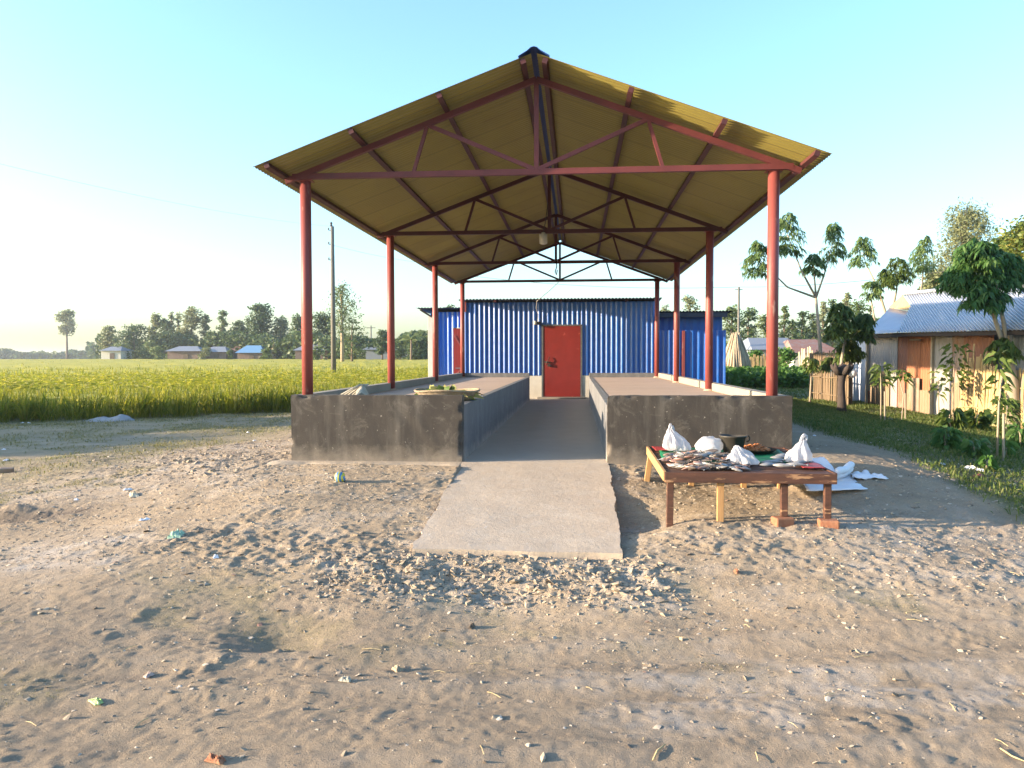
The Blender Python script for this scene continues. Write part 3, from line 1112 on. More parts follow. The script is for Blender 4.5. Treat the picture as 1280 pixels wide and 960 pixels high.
def drape(x0, x1, y0, y1, h, amp, seed, nx=26, ny=26):
    xs, ys = np.linspace(x0, x1, nx), np.linspace(y0, y1, ny)
    A, B_ = np.meshgrid(xs, ys, indexing='ij')
    A = A+.03*noise2(B_*4, A*0+seed, 3)
    z = tz(B_)+h+amp*np.abs(fbm(A*9, B_*9, 3, seed))
    return MB().grid(np.stack([A, B_, z], -1))


o = drape(1.18, 2.30, -1.62, -.68, .004, .014, 5).build('plastic_sheet', MT['green'], smooth=True, solid=.002)
tag(o, 'green plastic sheet spread over the fish table under the fish', 'sheet')
o = drape(1.16, 1.36, -1.0, -.72, .02, .012, 9, 14, 14).build('plastic_sheet', MT['redplastic'], smooth=True, solid=.003)
tag(o, 'small red plastic sheet under the tall white bag at the left corner of the table', 'sheet')
o = drape(2.22, 2.40, -1.95, -1.3, .016, .012, 12, 14, 14).build('plastic_sheet', MT['redplastic'], smooth=True, solid=.003)
tag(o, 'red plastic sheet at the right end of the fish table', 'sheet')


def fish_mesh(L, h, wd, mat):
    prof = [(.03, 0), (.30, .05), (.72, .18), (1, .38), (.92, .55), (.6, .75), (.26, .90), (.2, .94)]
    b_ = MB()
    n_ = 10
    V = []
    a = np.linspace(0, 2*PI, n_, endpoint=False)
    for r, t in prof:
        V.append(np.stack([np.full(n_, (t-.5)*L), r*h/2*np.cos(a), wd/2*r*np.sin(a)], 1))
    F = [(i*n_+j, i*n_+(j+1) % n_, (i+1)*n_+(j+1) % n_, (i+1)*n_+j) for i in range(len(prof)-1) for j in range(n_)]
    F += [tuple(range(n_))[::-1], tuple((len(prof)-1)*n_+j for j in range(n_))]
    b_.add(np.concatenate(V), F)
    x0 = .43*L
    b_.add([(x0, 0, .002), (x0+.14*L, h*.45, .002), (x0+.10*L, 0, .002), (x0+.14*L, -h*.45, .002), (x0, 0, -.002), (x0+.14*L, h*.45, -.002), (x0+.10*L, 0, -.002), (x0+.14*L, -h*.45, -.002)],
           [(0, 3, 2, 1), (4, 5, 6, 7), (0, 1, 5, 4), (1, 2, 6, 5), (2, 3, 7, 6), (3, 0, 4, 7)])
    b_.add([(-.05*L, h*.45, .003), (.12*L, h*.75, 0), (.2*L, h*.38, .003), (.08*L, h*.42, -.003)], [(0, 1, 2), (0, 3, 1), (1, 3, 2)])
    return b_


FL = 'small fresh fish lying in the pile on the left half of the table'
fp = [fish_mesh(.15, .045, .028, 0).build('fish', MT['fish'], smooth=True), fish_mesh(.15, .042, .022, 0).build('fish', MT['fishdark'], smooth=True),
      fish_mesh(.13, .045, .02, 0).build('fish', MT['fishpink'], smooth=True)]
for o in fp:
    tag(o, FL, 'fish', 'fish piled on the table')
rr = random.Random(5)
for i in range(150):
    src = fp[i % 3]
    o = src if i < 3 else src.copy()
    if i >= 3:
        COL.objects.link(o)
    u, v = rr.random(), rr.random()
    x = 1.19+.60*u
    y = -2.03+.80*v
    lay = rr.random()
    o.location = (x, y, tz(y)+.018+.085*lay*(1-abs(2*u-1)**2)*(1-abs(2*v-1)**2))
    o.rotation_euler = (rr.uniform(-.9, .9), rr.uniform(-.3, .3), rr.uniform(-.9, .9)+(PI if rr.random() < .5 else 0))
    s = rr.uniform(.7, 1.1)
    o.scale = (s, s, s)
FL2 = 'pale fish laid in a loose row at the right end of the table'
for i, (x, y, a) in enumerate(((1.98, -1.86, .3), (2.03, -1.72, .15), (2.08, -1.9, -.35), (2.12, -1.62, .4), (2.2, -1.84, -.2), (2.17, -1.45, .1), (2.24, -1.32, .25), (2.28, -1.7, .5))):
    o = fp[0].copy()
    COL.objects.link(o)
    o.location = (x, y, tz(y)+.03)
    o.rotation_euler = (.2, 0, a)
    o.scale = (1.15, 1.25, 1.1)
    tag(o, FL2, 'fish', 'pale fish on the right of the table')
# orange shrimp heap in a dark tray
e = empty('shrimp_tray', (2.05, -1.0, tz(-1.0)), 'dark tray heaped with orange shrimp near the back of the table', 'tray')
MB().lathe([(.16, 0), (.20, .03), (.205, .032), (.16, .012), (.0, .01)], (2.05, -1.0, tz(-1)+.012), 24).build('tray', MT['black'], e, smooth=True)
b = MB()
for i in range(130):
    a, r = rr.uniform(0, 2*PI), .13*math.sqrt(rr.random())
    z = tz(-1)+.03+.06*(1-(r/.13)**2)*rr.uniform(.5, 1)
    c = np.array([2.05+r*math.cos(a), -1+r*math.sin(a), z])
    t_ = rr.uniform(0, 2*PI)
    d_ = np.array([math.cos(t_), math.sin(t_), rr.uniform(-.4, .4)])*.022
    k_ = np.array([-d_[1], d_[0], .01])*.5
    b.tube([c-d_, c+k_*.6, c+d_], [.004, .007, .002], 5)
o = b.build('shrimp', MT['shrimp'], e, smooth=True)
o['kind'] = 'stuff'


def bag_mesh(w_, h, lean, seed, d=None, top=.1, flat=1.4):
    d = d or w_*.7
    b_ = MB()
    prof = [(.55, 0), (.97, .04), (1.0, .16), (.9, .32), (.7, .5), (.48, .68), (.28, .84), (top, .96), (top*.6, 1)]
    pr_ = []
    for i in range(len(prof)-1):
        for t in (0, .33, .66):
            pr_.append(tuple(np.array(prof[i])*(1-t)+np.array(prof[i+1])*t))
    pr_.append(prof[-1])

    def fn(V):
        r = np.hypot(V[:, 0], V[:, 1])
        a = np.arctan2(V[:, 1], V[:, 0])
        f_ = a*8+seed+2.5*noise2(V[:, 2]*3, a*0, seed)
        k = 1+(.06+.26*V[:, 2])*(1-2*np.abs(np.sin(f_/2)))+.05*np.sin(a*19+seed+V[:, 2]*4)*(.3+V[:, 2])+.13*noise2(np.cos(a)*2+seed, np.sin(a)*2+V[:, 2]*4, seed)
        x = V[:, 0]*k*w_/2+lean*h*V[:, 2]**flat
        y = V[:, 1]*k*d/2
        z = h*V[:, 2]+.012*noise2(np.cos(a)*3, np.sin(a)*3+V[:, 2]*5, seed+2)
        return np.stack([x, y, np.maximum(z, 0)], 1)
    b_.lathe(pr_, (0, 0, 0), 90, fn)
    return b_


def place_bag(px, py, yy, fnb, label, handles=None, knot=False):
    p = onz(px, py, tz(yy)+.012)
    e_ = empty('plastic_bag', p, label, 'bag')
    b_ = fnb
    b_.v = [v+p for v in b_.v]
    b_.build('bag', MT['bag'], e_, smooth=True)
    if handles is not None:
        for (hx, hz, r1, r2, tl) in handles:
            a = np.linspace(-.3, PI+.3, 14)
            pts = [p+np.array([hx+r1*math.cos(q)+tl*math.sin(q), .006*math.sin(q*2), hz+r2*math.sin(q)]) for q in a]
            MB().tube(pts, .009, 6).build('handle', MT['bag'], e_, smooth=True)
    return e_


place_bag(848, 563, -.85, bag_mesh(.25, .205, -.38, 1, .2, .14, .8), 'tall pointed white polythene bag standing at the back left corner of the fish table', [(-.075, .195, .012, .05, 0), (-.055, .185, .012, .04, .0)])
place_bag(997, 577, -1.2, bag_mesh(.21, .185, .26, 4, .16, .16, 1.2), 'white tied carrier bag with looped handles standing at the right end of the table', [(.045, .18, .022, .05, .008), (.055, .19, .018, .028, .01)])
place_bag(932, 580, -1.6, bag_mesh(.26, .145, -.48, 7, .2, .2, .9), 'slumped translucent white bag in the middle of the table beside the fish pile')
# round stuffed bag
b = MB()
u_, v_ = np.meshgrid(np.linspace(0, PI, 22), np.linspace(0, 2*PI, 40), indexing='ij')
rr_ = 1+.16*noise2(np.sin(u_)*np.cos(v_)*2.2+5, np.sin(u_)*np.sin(v_)*2.2+np.cos(u_)*2, 3)+.05*noise2(u_*5, np.cos(v_)*5, 4)
P = np.stack([.128*rr_*np.sin(u_)*np.cos(v_)+.012*np.cos(u_), .10*rr_*np.sin(u_)*np.sin(v_), .083*rr_*np.cos(u_)+.075], -1)
p = onz(887, 568, tz(-1.05)+.012)
o = b.grid(P+p).build('plastic_bag', MT['bag'], smooth=True, loc=p)
tag(o, 'rounded stuffed white bag like a cushion between the tall pointed bag and the black bucket', 'bag')
# black bucket
p = onz(916, 568, tz(-.85)+.01)
e = empty('bucket', p, 'black flared bucket standing at the back of the fish table', 'bucket')
MB().lathe([(.072, 0), (.078, .004), (.112, .155), (.122, .16), (.124, .172), (.115, .174), (.106, .155), (.074, .012), (.0, .01)], p, 28).build('body', MT['black'], e, smooth=True)
a = np.linspace(-.5, .5, 8)
MB().tube([p+np.array([.118+.03*math.cos(q*3), .0, .145+.03*math.sin(q*3)]) for q in a], .006, 6).build('handle', MT['black'], e, smooth=True)

# white sheets dropped on the ground beside the table
p = np.array([2.86, -.85, gz(2.86, -.85)])
e = empty('white_sheet', p, 'crumpled white plastic sheeting with a rolled bundle lying on the lane right of the table', 'sheet')
n_ = 16
uu, vv = np.meshgrid(np.linspace(0, 1, n_), np.linspace(0, 1, n_), indexing='ij')


def sheet(c0, c1, c2, c3, amp, seed):
    c0, c1, c2, c3 = [np.array(c, float) for c in (c0, c1, c2, c3)]
    P_ = (c0*(1-uu)[..., None]+c1*uu[..., None])*(1-vv)[..., None]+(c3*(1-uu)[..., None]+c2*uu[..., None])*vv[..., None]
    P_ = P_+np.stack([amp*.4*fbm(uu*3, vv*3, 3, seed), amp*.4*fbm(uu*3, vv*3, 3, seed+3), amp*fbm(uu*4, vv*4, 3, seed+6)], -1)
    return MB().grid(P_)


gA = p[2]
sheet((2.50, -.95, gA+.02), (2.86, -.9, gA+.03), (2.80, -.60, gA+.19), (2.56, -.5, gA+.13), .012, 3).build('folded_flap', MT['white'], e, smooth=True, solid=.004)
sheet((2.45, -1.28, gA-.035), (2.98, -1.25, gA-.02), (2.96, -.8, gA+.04), (2.5, -.85, gA+.03), .018, 8).build('flat_sheet', MT['white'], e, smooth=True, solid=.004)
sheet((2.95, -1.0, gA+.05), (3.26, -.97, gz(3.26, -.97)+.03), (3.12, -.78, gz(3.12, -.78)+.04), (2.95, -.78, gA+.05), .03, 15).build('loose_corner', MT['white'], e, smooth=True, solid=.004)
b = MB()
for k, (r, dz) in enumerate(((.040, .05), (.034, .09))):
    pts = [(2.78+.21*t, -.98+.20*t-.04*k, gA+dz+.05*t+.01*math.sin(t*9)) for t in np.linspace(0, 1, 10)]
    b.tube(pts, [r*.6]+[r]*8+[r*.7], 10)
b.build('rolled_bundle', MT['white'], e, smooth=True)

# sack heap and basket of greens on the left platform
p = np.array([-2.05, .38, .595])
e = empty('sack', p, 'folded grey woven sack heaped on the front corner of the left platform', 'sack')
u2, v2 = np.meshgrid(np.linspace(-1, 1, 30), np.linspace(-1, 1, 26), indexing='ij')
ridge = .20*np.exp(-((u2-.15+.25*v2)/.30)**2)*(1-.4*np.abs(v2))+.03*fbm(u2*3, v2*3, 3, 4)+.02*np.abs(noise2(u2*7, v2*3, 7))
P = np.stack([p[0]+.30*u2, p[1]+.24*v2, p[2]+.01+np.maximum(ridge*(1-np.abs(u2)**4), 0)], -1)
MB().grid(P).build('cloth', MT['sack'], e, smooth=True, solid=.006)
b = MB()
for k in range(5):
    b.tube([(p[0]-.28+.05*k, p[1]-.15+.03*k, p[2]+.03), (p[0]-.05+.02*k, p[1]-.12+.05*k, p[2]+.16), (p[0]+.06+.01*k, p[1]-.12+.05*k, p[2]+.215)], .010, 5)
b.build('fold_edge', MT['sack'], e, smooth=True)
p = np.array([-1.12, .95, .595])
e = empty('basket', p, 'wide shallow woven basket on the front of the left platform', 'basket')


def wob(V):
    a_ = np.arctan2(V[:, 1], V[:, 0])
    V = V.copy()
    V[:, 0] *= 1.08
    V[:, 2] += .008*np.sin(a_*3)+.004*np.sin(a_*23)
    return V


MB().lathe([(.24, 0), (.31, .05), (.35, .11), (.358, .12), (.35, .13), (.335, .11), (.28, .04), (.0, .03)], p, 60, wob).build('body', MT['basket'], e, smooth=True)
MB().tube([p+np.array([.385*math.cos(a), .357*math.sin(a), .125+.008*math.sin(3*a)]) for a in np.linspace(0, 2*PI, 60)], .013, 6).build('rim', MT['basket'], e, smooth=True)


# ------------------------------------------------------------------ foliage generators
def blades(base, d, L, wd, droop, side=None):
    """bent tapering leaf blades, 5 verts each"""
    base, d = np.asarray(base, float), np.asarray(d, float)
    N = len(base)
    d = d/np.linalg.norm(d, axis=1, keepdims=True)
    if side is None:
        a = RNG.random(N)*2*PI
        q = np.stack([np.cos(a), np.sin(a), np.zeros(N)], 1)
        side = np.cross(d, q)
    side = side/(np.linalg.norm(side, axis=1, keepdims=True)+1e-9)
    L, wd, droop = [np.broadcast_to(np.asarray(a, float), (N,))[:, None] for a in (L, wd, droop)]
    dn = np.array([0, 0, -1.])
    mid = base+d*L*.5+dn*droop*L*.18
    tip = base+d*L*.95+dn*droop*L*.75
    V = np.stack([base-side*wd*.25, base+side*wd*.25, mid+side*wd*.5, mid-side*wd*.5, tip], 1).reshape(-1, 3)
    i = np.arange(N)[:, None]*5
    return V, i+np.array([[0, 1, 2, 3]]), i+np.array([[3, 2, 4]])


def addbl(b_, *a, **k):
    V, q, t = blades(*a, **k)
    n0 = b_.n
    b_.add(V, q)
    b_.f.append(t+n0)
    return b_


def leafquads(b_, pts, size, asp=.5, up=.0):
    N = len(pts)
    d = RNG.normal(size=(N, 3))
    d[:, 2] = d[:, 2]*.6-up
    d /= np.linalg.norm(d, axis=1, keepdims=True)
    s = np.cross(d, RNG.normal(size=(N, 3)))
    s /= np.linalg.norm(s, axis=1, keepdims=True)
    size = np.broadcast_to(size, (N,))[:, None]*(.7+.6*RNG.random((N, 1)))
    V = np.stack([pts-d*size*.5, pts+s*size*asp*.5, pts+d*size*.5, pts-s*size*asp*.5], 1).reshape(-1, 3)
    b_.add(V, np.arange(N)[:, None]*4+np.arange(4)[None, :])
    return b_


# ------------------------------------------------------------------ greens in the basket
b = MB()
N = 60
a = RNG.random(N)*2*PI
r = .27*np.sqrt(RNG.random(N))
base = np.stack([-1.12+r*np.cos(a), .95+r*np.sin(a), np.full(N, .655)+.03*RNG.random(N)], 1)
dd = np.stack([np.cos(a)*1.0+.4, np.sin(a), .35*RNG.random(N)+.05], 1)
addbl(b, base, dd, .16+.1*RNG.random(N), .07, .5)
base = np.stack([-1.16+.06*RNG.normal(size=14), .9+.06*RNG.normal(size=14), np.full(14, .69)], 1)
dd = np.stack([.5*RNG.normal(size=14), .3*RNG.normal(size=14), np.full(14, 1.)], 1)
addbl(b, base, dd, .16, .09, .4)
o = b.build('leafy_greens', MT['leafy'])
tag(o, 'limp pale green leaves lying in the wide basket', 'vegetables')

# ------------------------------------------------------------------ rice field


def rice_edge(x):
    """near edge of the rice as y(x)"""
    return np.interp(x, [-60, -24, -12.4, -7.17, -3.3], [7.0, 7.6, 8.1, 12.0, 13.6])


def rice_zone(d0, d1, hills, bl, h, wd, seed):
    rg = np.random.default_rng(seed)
    out = []
    ax = np.array([-math.sin(YAW), math.cos(YAW)])
    # sector left of the shed, in camera polar terms only to choose the density
    need = hills*(d1-d0)*(d1+d0)*.5*.62
    N = int(need)
    dd_ = np.sqrt(rg.random(N)*(d1**2-d0**2)+d0**2)
    th = rg.uniform(.02, .80, N)
    x = CAM[0]-dd_*np.sin(th)
    y = CAM[1]+dd_*np.cos(th)
    ok = (y > rice_edge(x)+.12*noise2(x*2, y*2, 3)) & (x < -3.3-.0*y) & ~((x > -4.6) & (y < 19))
    x, y = x[ok], y[ok]
    M_ = len(x)
    X_, Y_ = np.repeat(x, bl), np.repeat(y, bl)
    n__ = M_*bl
    a_ = rg.random(n__)*2*PI
    lean = np.abs(rg.normal(0, .34, n__))
    hh = h*(.80+.35*rg.random(n__))*(1+.10*noise2(X_*.35, Y_*.35, 7))
    base_ = np.stack([X_+.05*rg.normal(size=n__)*wd/.02, Y_+.05*rg.normal(size=n__)*wd/.02, gbase(X_, Y_)-.02+rise(Y_)], 1)
    dr_ = np.stack([np.cos(a_)*lean, np.sin(a_)*lean, np.ones(n__)], 1)
    return base_, dr_, hh, wd*(.7+.6*rg.random(n__)), .25+.5*rg.random(n__)


b = MB()
for args in ((15, 24, 17, 16, 1.08, .024, 1), (24, 38, 12, 11, 1.04, .03, 2), (38, 70, 4, 8, 1.04, .055, 3), (70, 150, .8, 8, 1.04, .13, 4)):
    addbl(b, *rice_zone(*args))
# panicles drooping near the top
rg = np.random.default_rng(9)
N = 14000
dd_ = 15+rg.random(N)*25
th = rg.uniform(.02, .8, N)
x, y = CAM[0]-dd_*np.sin(th), CAM[1]+dd_*np.cos(th)
ok = (y > rice_edge(x)) & (x < -3.3) & ~((x > -4.6) & (y < 19))
x, y = x[ok], y[ok]
N = len(x)
a_ = rg.random(N)*2*PI
addbl(b, np.stack([x, y, gbase(x, y)+.70+.2*rg.random(N)], 1), np.stack([np.cos(a_), np.sin(a_), .35+0*x], 1), .2, .022, 1.0)
# lower leaf mass under the blades
gxx = -np.geomspace(3.4, 230, 130)
gyy = np.concatenate([np.linspace(8.3, 30, 60), np.geomspace(31, 150, 90)])
A, B_ = np.meshgrid(gxx, gyy, indexing='ij')
hgt = gbase(A, B_)+rise(B_)+np.where((B_ > rice_edge(A)+1.9), .46+.22*sstep(30, 70, B_)+.10*fbm(A*1.4, B_*1.4, 3, 4), -.25)
hgt = np.where((A > -4.7) & (B_ < 19.4), -.7, hgt)
o = b.build('rice_field', MT['rice'])
tag(o, 'broad field of ripening yellow green rice left of the shed', 'rice', kind='stuff')
o = MB().grid(np.stack([A, B_, hgt], -1)).build('rice_canopy', MT['canopy'])
tag(o, 'dense mass of the rice crop further out in the field', 'rice', kind='stuff')

# ------------------------------------------------------------------ grass


def scatter(x0, x1, y0, y1, n, fn, rg):
    x, y = rg.uniform(x0, x1, n), rg.uniform(y0, y1, n)
    k = fn(x, y)
    ok = rg.random(n) < k
    return x[ok], y[ok]


def grass_patch(b_, x, y, h, wd, rg, lean=.55):
    N_ = len(x)
    a = rg.random(N_)*2*PI
    l_ = np.abs(rg.normal(0, lean, N_))
    base_ = np.stack([x, y, gheight(x, y)-.006], 1)
    addbl(b_, base_, np.stack([np.cos(a)*l_, np.sin(a)*l_, np.ones(N_)], 1), h*(.5+.9*rg.random(N_)), wd, .5)


rg = np.random.default_rng(21)
b = MB()
fn = lambda x, y: sstep(3.65, 4.1, x+.25*fbm(x*.7, y*.9, 4, 50)+.12*np.clip(y, -3, 3)*(y < 0))*sstep(-3.2, -1.4, y+.5*fbm(x*.7, y*.9, 4, 50))*(.7+.3*np.clip(fbm(x*1.2, y*1.2, 3, 70)+.4, 0, 1))
x, y = scatter(3.5, 9.0, -3, 13, 110000, fn, rg)
grass_patch(b, x, y, .095*(1+.6*fbm(x*1.5, y*1.5, 3, 72)), .010, rg)
x, y = scatter(4.4, 14, 13, 34, 26000, lambda x, y: .9+0*x, rg)
grass_patch(b, x, y, .12, .022, rg)
o = b.build('grass', MT['grass'])
tag(o, 'short green grass along the verge beside the lane', 'grass', kind='stuff')
b = MB()
x, y = scatter(-14, -3, 0, 13.6, 60000, lambda x, y: np.clip(.9*(1-sstep(-6.3, -4.2, x+.9*fbm(x*1.6, y*2, 4, 60)-np.clip(y, -2, 12)*.11))*sstep(-.9, 2.2, y+fbm(x*1.6, y*2, 4, 60))*(.4+.8*fbm(x*1.6, y*2, 4, 60)), 0, 1)
               + .9*sstep(-2.2, -.6, y-rice_edge(x)), rg)
grass_patch(b, x, y, .075, .010, rg)
nb_ = lambda x, y: np.clip((fbm(x*1.6, y*2.0, 4, 60)-.2)*3, 0, 1)
x, y = scatter(-6.5, 5, -5.4, -3.1, 60000, lambda x, y: nb_(x, y)*(inrect(x, y, -2.6, 4.6, -4.3, -3.2, .3)*.5+inrect(x, y, -5, -1.5, -5.2, -4.4, .4)*.5), rg)
grass_patch(b, x, y, .022, .0035, rg, .9)
x, y = scatter(-6.5, -3.8, -2.6, 0, 30000, lambda x, y: nb_(x, y)*.5, rg)
grass_patch(b, x, y, .04, .005, rg, .9)
o = b.build('grass', MT['drygrass'])
tag(o, 'sparse dry yellowish grass on bare earth', 'grass', kind='stuff')

# ------------------------------------------------------------------ clods, straw and litter
rg = np.random.default_rng(33)
ICO = None


def ico():
    t = (1+5**.5)/2
    v = np.array([(-1, t, 0), (1, t, 0), (-1, -t, 0), (1, -t, 0), (0, -1, t), (0, 1, t), (0, -1, -t), (0, 1, -t), (t, 0, -1), (t, 0, 1), (-t, 0, -1), (-t, 0, 1)], float)
    v /= np.linalg.norm(v[0])
    f = np.array([(0, 11, 5), (0, 5, 1), (0, 1, 7), (0, 7, 10), (0, 10, 11), (1, 5, 9), (5, 11, 4), (11, 10, 2), (10, 7, 6), (7, 1, 8), (3, 9, 4), (3, 4, 2), (3, 2, 6), (3, 6, 8), (3, 8, 9), (4, 9, 5), (2, 4, 11), (6, 2, 10), (8, 6, 7), (9, 8, 1)])
    return v, f


IV, IF = ico()


def clods(b_, x, y, s, zf=.6, var=.8):
    N_ = len(x)
    sc_ = s[:, None, None]*(.5+1.0*rg.random((N_, 12, 1)))*(np.array([1, 1, zf])*(.6+var*rg.random((N_, 1, 3))))
    a = rg.random(N_)*2*PI
    tl = rg.normal(0, .35, N_)
    V = IV[None]*sc_
    V[..., 2] = V[..., 2]+V[..., 0]*tl[:, None]
    c_, s_ = np.cos(a)[:, None], np.sin(a)[:, None]
    V = np.stack([V[..., 0]*c_-V[..., 1]*s_, V[..., 0]*s_+V[..., 1]*c_, V[..., 2]], -1)
    V += np.stack([x, y, gheight(x, y)+s*.02*zf], 1)[:, None]
    b_.add(V.reshape(-1, 3), (np.arange(N_)[:, None, None]*12+IF[None]).reshape(-1, 3))


b = MB()
dens = lambda x, y: np.clip(inrect(x, y, -1.3, 1.1, -3.6, -2.85, .2)*.9+.55*inrect(x, y, -5.4, -2.6, -1.2, 2.6, .7)*(.4+fbm(x*2, y*2, 3, 80))+.25*inrect(x, y, -5, -.8, -3.4, -.6, .5)*np.clip(.3+fbm(x*2, y*2, 3, 81), 0, 1)
                            + .4*inrect(x, y, .3, 2.9, -5.2, -4.2, .35)*np.clip(.3+fbm(x*3, y*3, 3, 82), 0, 1)+.05+.3*inrect(x, y, 2.3, 4.2, -3.4, -1.4, .4)*np.clip(.3+fbm(x*2, y*2, 3, 83), 0, 1), 0, 1)
x, y = scatter(-7, 5.5, -6.2, 3, 30000, lambda x, y: dens(x, y)*(1-inrect(x, y, -2.7, 2.7, -.4, 3, .05))*(1-inrect(x, y, -.8, .78, -2.78, 0, .03)), rg)
clods(b, x, y, np.minimum(.0025+.0045*rg.pareto(2.3, len(x)), .018))
o = b.build('gravel', MT['stone'])
tag(o, 'small earth clods scattered over the bare ground', 'gravel', kind='stuff')
free = lambda x, y: (1-inrect(x, y, -2.72, 2.7, -.14, 3, .02))*(1-inrect(x, y, -.79, .77, -2.77, 0, .02))
# clods of the broken bank below the ramp
b = MB()
x, y = scatter(-1.7, 1.4, -3.9, -2.75, 4200, lambda x, y: free(x, y)*inrect(x, y, -1.3, 1.05, -3.45, -2.8, .18), rg)
clods(b, x, y, np.minimum(.006+.008*rg.pareto(2.3, len(x)), .026), .55)
x, y = scatter(-5.2, -2.6, -.8, 2.4, 2400, lambda x, y: free(x, y)*inrect(x, y, -4.7, -2.75, -.5, 1.7, .5)*np.clip(.4+1.2*fbm(x*1.7, y*1.7, 3, 80), 0, 1), rg)
clods(b, x, y, np.minimum(.007+.009*rg.pareto(2.3, len(x)), .034), .5)
o = b.build('rubble', MT['stone'])
tag(o, 'broken earth clods heaped along the foot of the ramp and left of the platform', 'rubble', kind='stuff')
# flat chips and crumbs of many tones
b = MB()
x, y = scatter(-6.8, 5.2, -6.3, 2.6, 110000, lambda x, y: free(x, y)*np.clip(.14+.25*(y > -3.2)+.75*dens(x, y)+.5*np.clip(fbm(x*.8, y*1.3, 4, 95), 0, 1), 0, 1)*(1-.55*(1-sstep(-4.4, -3.4, y)))*(1-.75*inrect(x, y, 2.75, 3.8, -.5, 3, .3)), rg)
clods(b, x, y, np.minimum(.0028+.0030*rg.pareto(2.1, len(x)), .0125), .38, 1.3)
o = b.build('chips', MT['chips'])
tag(o, 'flat chips and crumbs of pale and brown earth strewn over the ground', 'chips', kind='stuff')
# straw bits
b = MB()
x, y = scatter(-6, 5, -6, 0, 700, lambda x, y: (1-inrect(x, y, -2.7, 2.7, -.4, 3, .05))*(.4+0*x), rg)
for xx, yy in zip(x, y):
    a = rg.normal(.4, .8)
    L = .012+.04*rg.random()**2
    z = gz(xx, yy)
    b.tube([(xx-L*math.cos(a), yy-L*math.sin(a), z+.004), (xx, yy, z+.010), (xx+L*math.cos(a), yy+L*math.sin(a), z+.004)], .001+.0012*rg.random(), 4)
o = b.build('straw_litter', MT['straw'])
tag(o, 'dry straw bits scattered on the ground', 'straw', kind='stuff')


def scrap(px, py, zg, sx, sy, h, mat, label, cat='litter', group=None, name='litter_scrap', seed=0):
    p_ = onz(px, py, zg)
    for _ in range(4):
        p_ = onz(px, py, gz(p_[0], p_[1]))
    zz = gz(p_[0], p_[1])
    q, r_ = np.meshgrid(np.linspace(-1, 1, 23), np.linspace(-1, 1, 19), indexing='ij')
    rad = np.maximum(np.abs(q), np.abs(r_))
    ang = np.arctan2(r_, q)
    k = 1+.25*noise2(np.cos(ang)*1.5+seed, np.sin(ang)*1.5, seed)
    P_ = np.stack([sx/2*q*k, sy/2*r_*k, h*np.maximum(1-rad**2, 0)**.6*(.25+1.0*np.abs(noise2(q*2.2+seed, r_*2.2, seed))+.55*np.abs(noise2(q*5+seed, r_*5, seed+1)))+.003], -1)
    a = (seed*1.7) % 3
    c_, s_ = math.cos(a), math.sin(a)
    P_ = np.stack([P_[..., 0]*c_-P_[..., 1]*s_, P_[..., 0]*s_+P_[..., 1]*c_, P_[..., 2]], -1)
    o_ = MB().grid(P_).build(name, mat, smooth=False, solid=.0015)
    o_.location = (p_[0], p_[1], zz)
    return tag(o_, label, cat, group)


PG = pmat('pale_green_wrapper', (.28, .42, .28), (.36, .48, .36), 12, .4, .003, 20)
LG = pmat('lime_wrapper', (.30, .42, .10), (.4, .45, .2), 12, .4)
WS = 'small white scrap of paper or plastic lying on the bare ground'
scrap(222, 668, -.25, .13, .09, .045, PG, 'crumpled pale green wrapper on the bare slope left of the ramp', seed=1)
scrap(270, 697, -.3, .04, .03, .022, MT['white'], 'small white paper lump just right of and below the green wrapper', seed=2)
scrap(168, 620, -.3, .18, .08, .03, pmat('tan_scrap', (.55, .38, .22), (.6, .5, .36), 6, .8), 'torn tan and cream scrap on the slope at left', seed=3)
scrap(120, 876, -.45, .075, .04, .014, LG, 'flat dark and lime wrapper half buried near the bottom left', seed=5)
scrap(185, 846, -.45, .045, .03, .016, pmat('pinkish_scrap', (.46, .34, .28), (.4, .3, .26)), 'pale pink crumpled scrap on the road at lower left', seed=6)
scrap(432, 851, -.45, .055, .035, .018, MT['sack'], 'curled beige scrap on the road below the hollow', seed=7)
for i, (px, py) in enumerate(((95, 625), (160, 612), (310, 541), (318, 551), (36, 529), (28, 529), (5, 562), (8, 576), (182, 650), (1128, 516), (1018, 545), (1112, 524), (1178, 580))):
    scrap(px, py, -.2, .04+.08*((i*37 % 10)/10), .04, .014, MT['white'], WS, 'litter', 'white scraps on the bare ground', seed=10+i)
scrap(1218, 588, -.25, .22, .05, .03, MT['white'], 'long thin white strip lying on the verge beneath the bushes', seed=40)
scrap(1224, 596, -.28, .16, .08, .02, pmat('red_scrap', (.28, .09, .07)), 'flat reddish scrap on the verge below the white strip', seed=41)
scrap(497, 838, -.45, .05, .04, .02, MT['jute'], 'bent dry leaf on the road under the hollow', 'leaf', name='dry_leaf', seed=42)
scrap(590, 785, -.45, .05, .02, .02, MT['bark'], 'dark bent twig chip on the road below the ramp', 'twig', name='wood_chip', seed=43)
scrap(270, 952, -.45, .075, .035, .02, MT['brickwall'], 'lump of brown brick at the bottom edge of the road', 'brick', name='brick_chip', seed=44)
scrap(921, 717, -.35, .06, .03, .02, MT['brickwall'], 'small orange brick chip in the shade below the table', 'brick', name='brick_chip', seed=45)
p = onz(8, 592, -.3)
o = MB().box((0, 0, 0), (.15, .10, .07)).build('brick', MT['rustC'], bevel=.012)
o.location = (p[0], p[1], gz(p[0], p[1])+.02)
o.rotation_euler = (.1, .05, .5)
tag(o, 'pale old brick lying in the grass at the left edge of the photo', 'brick')
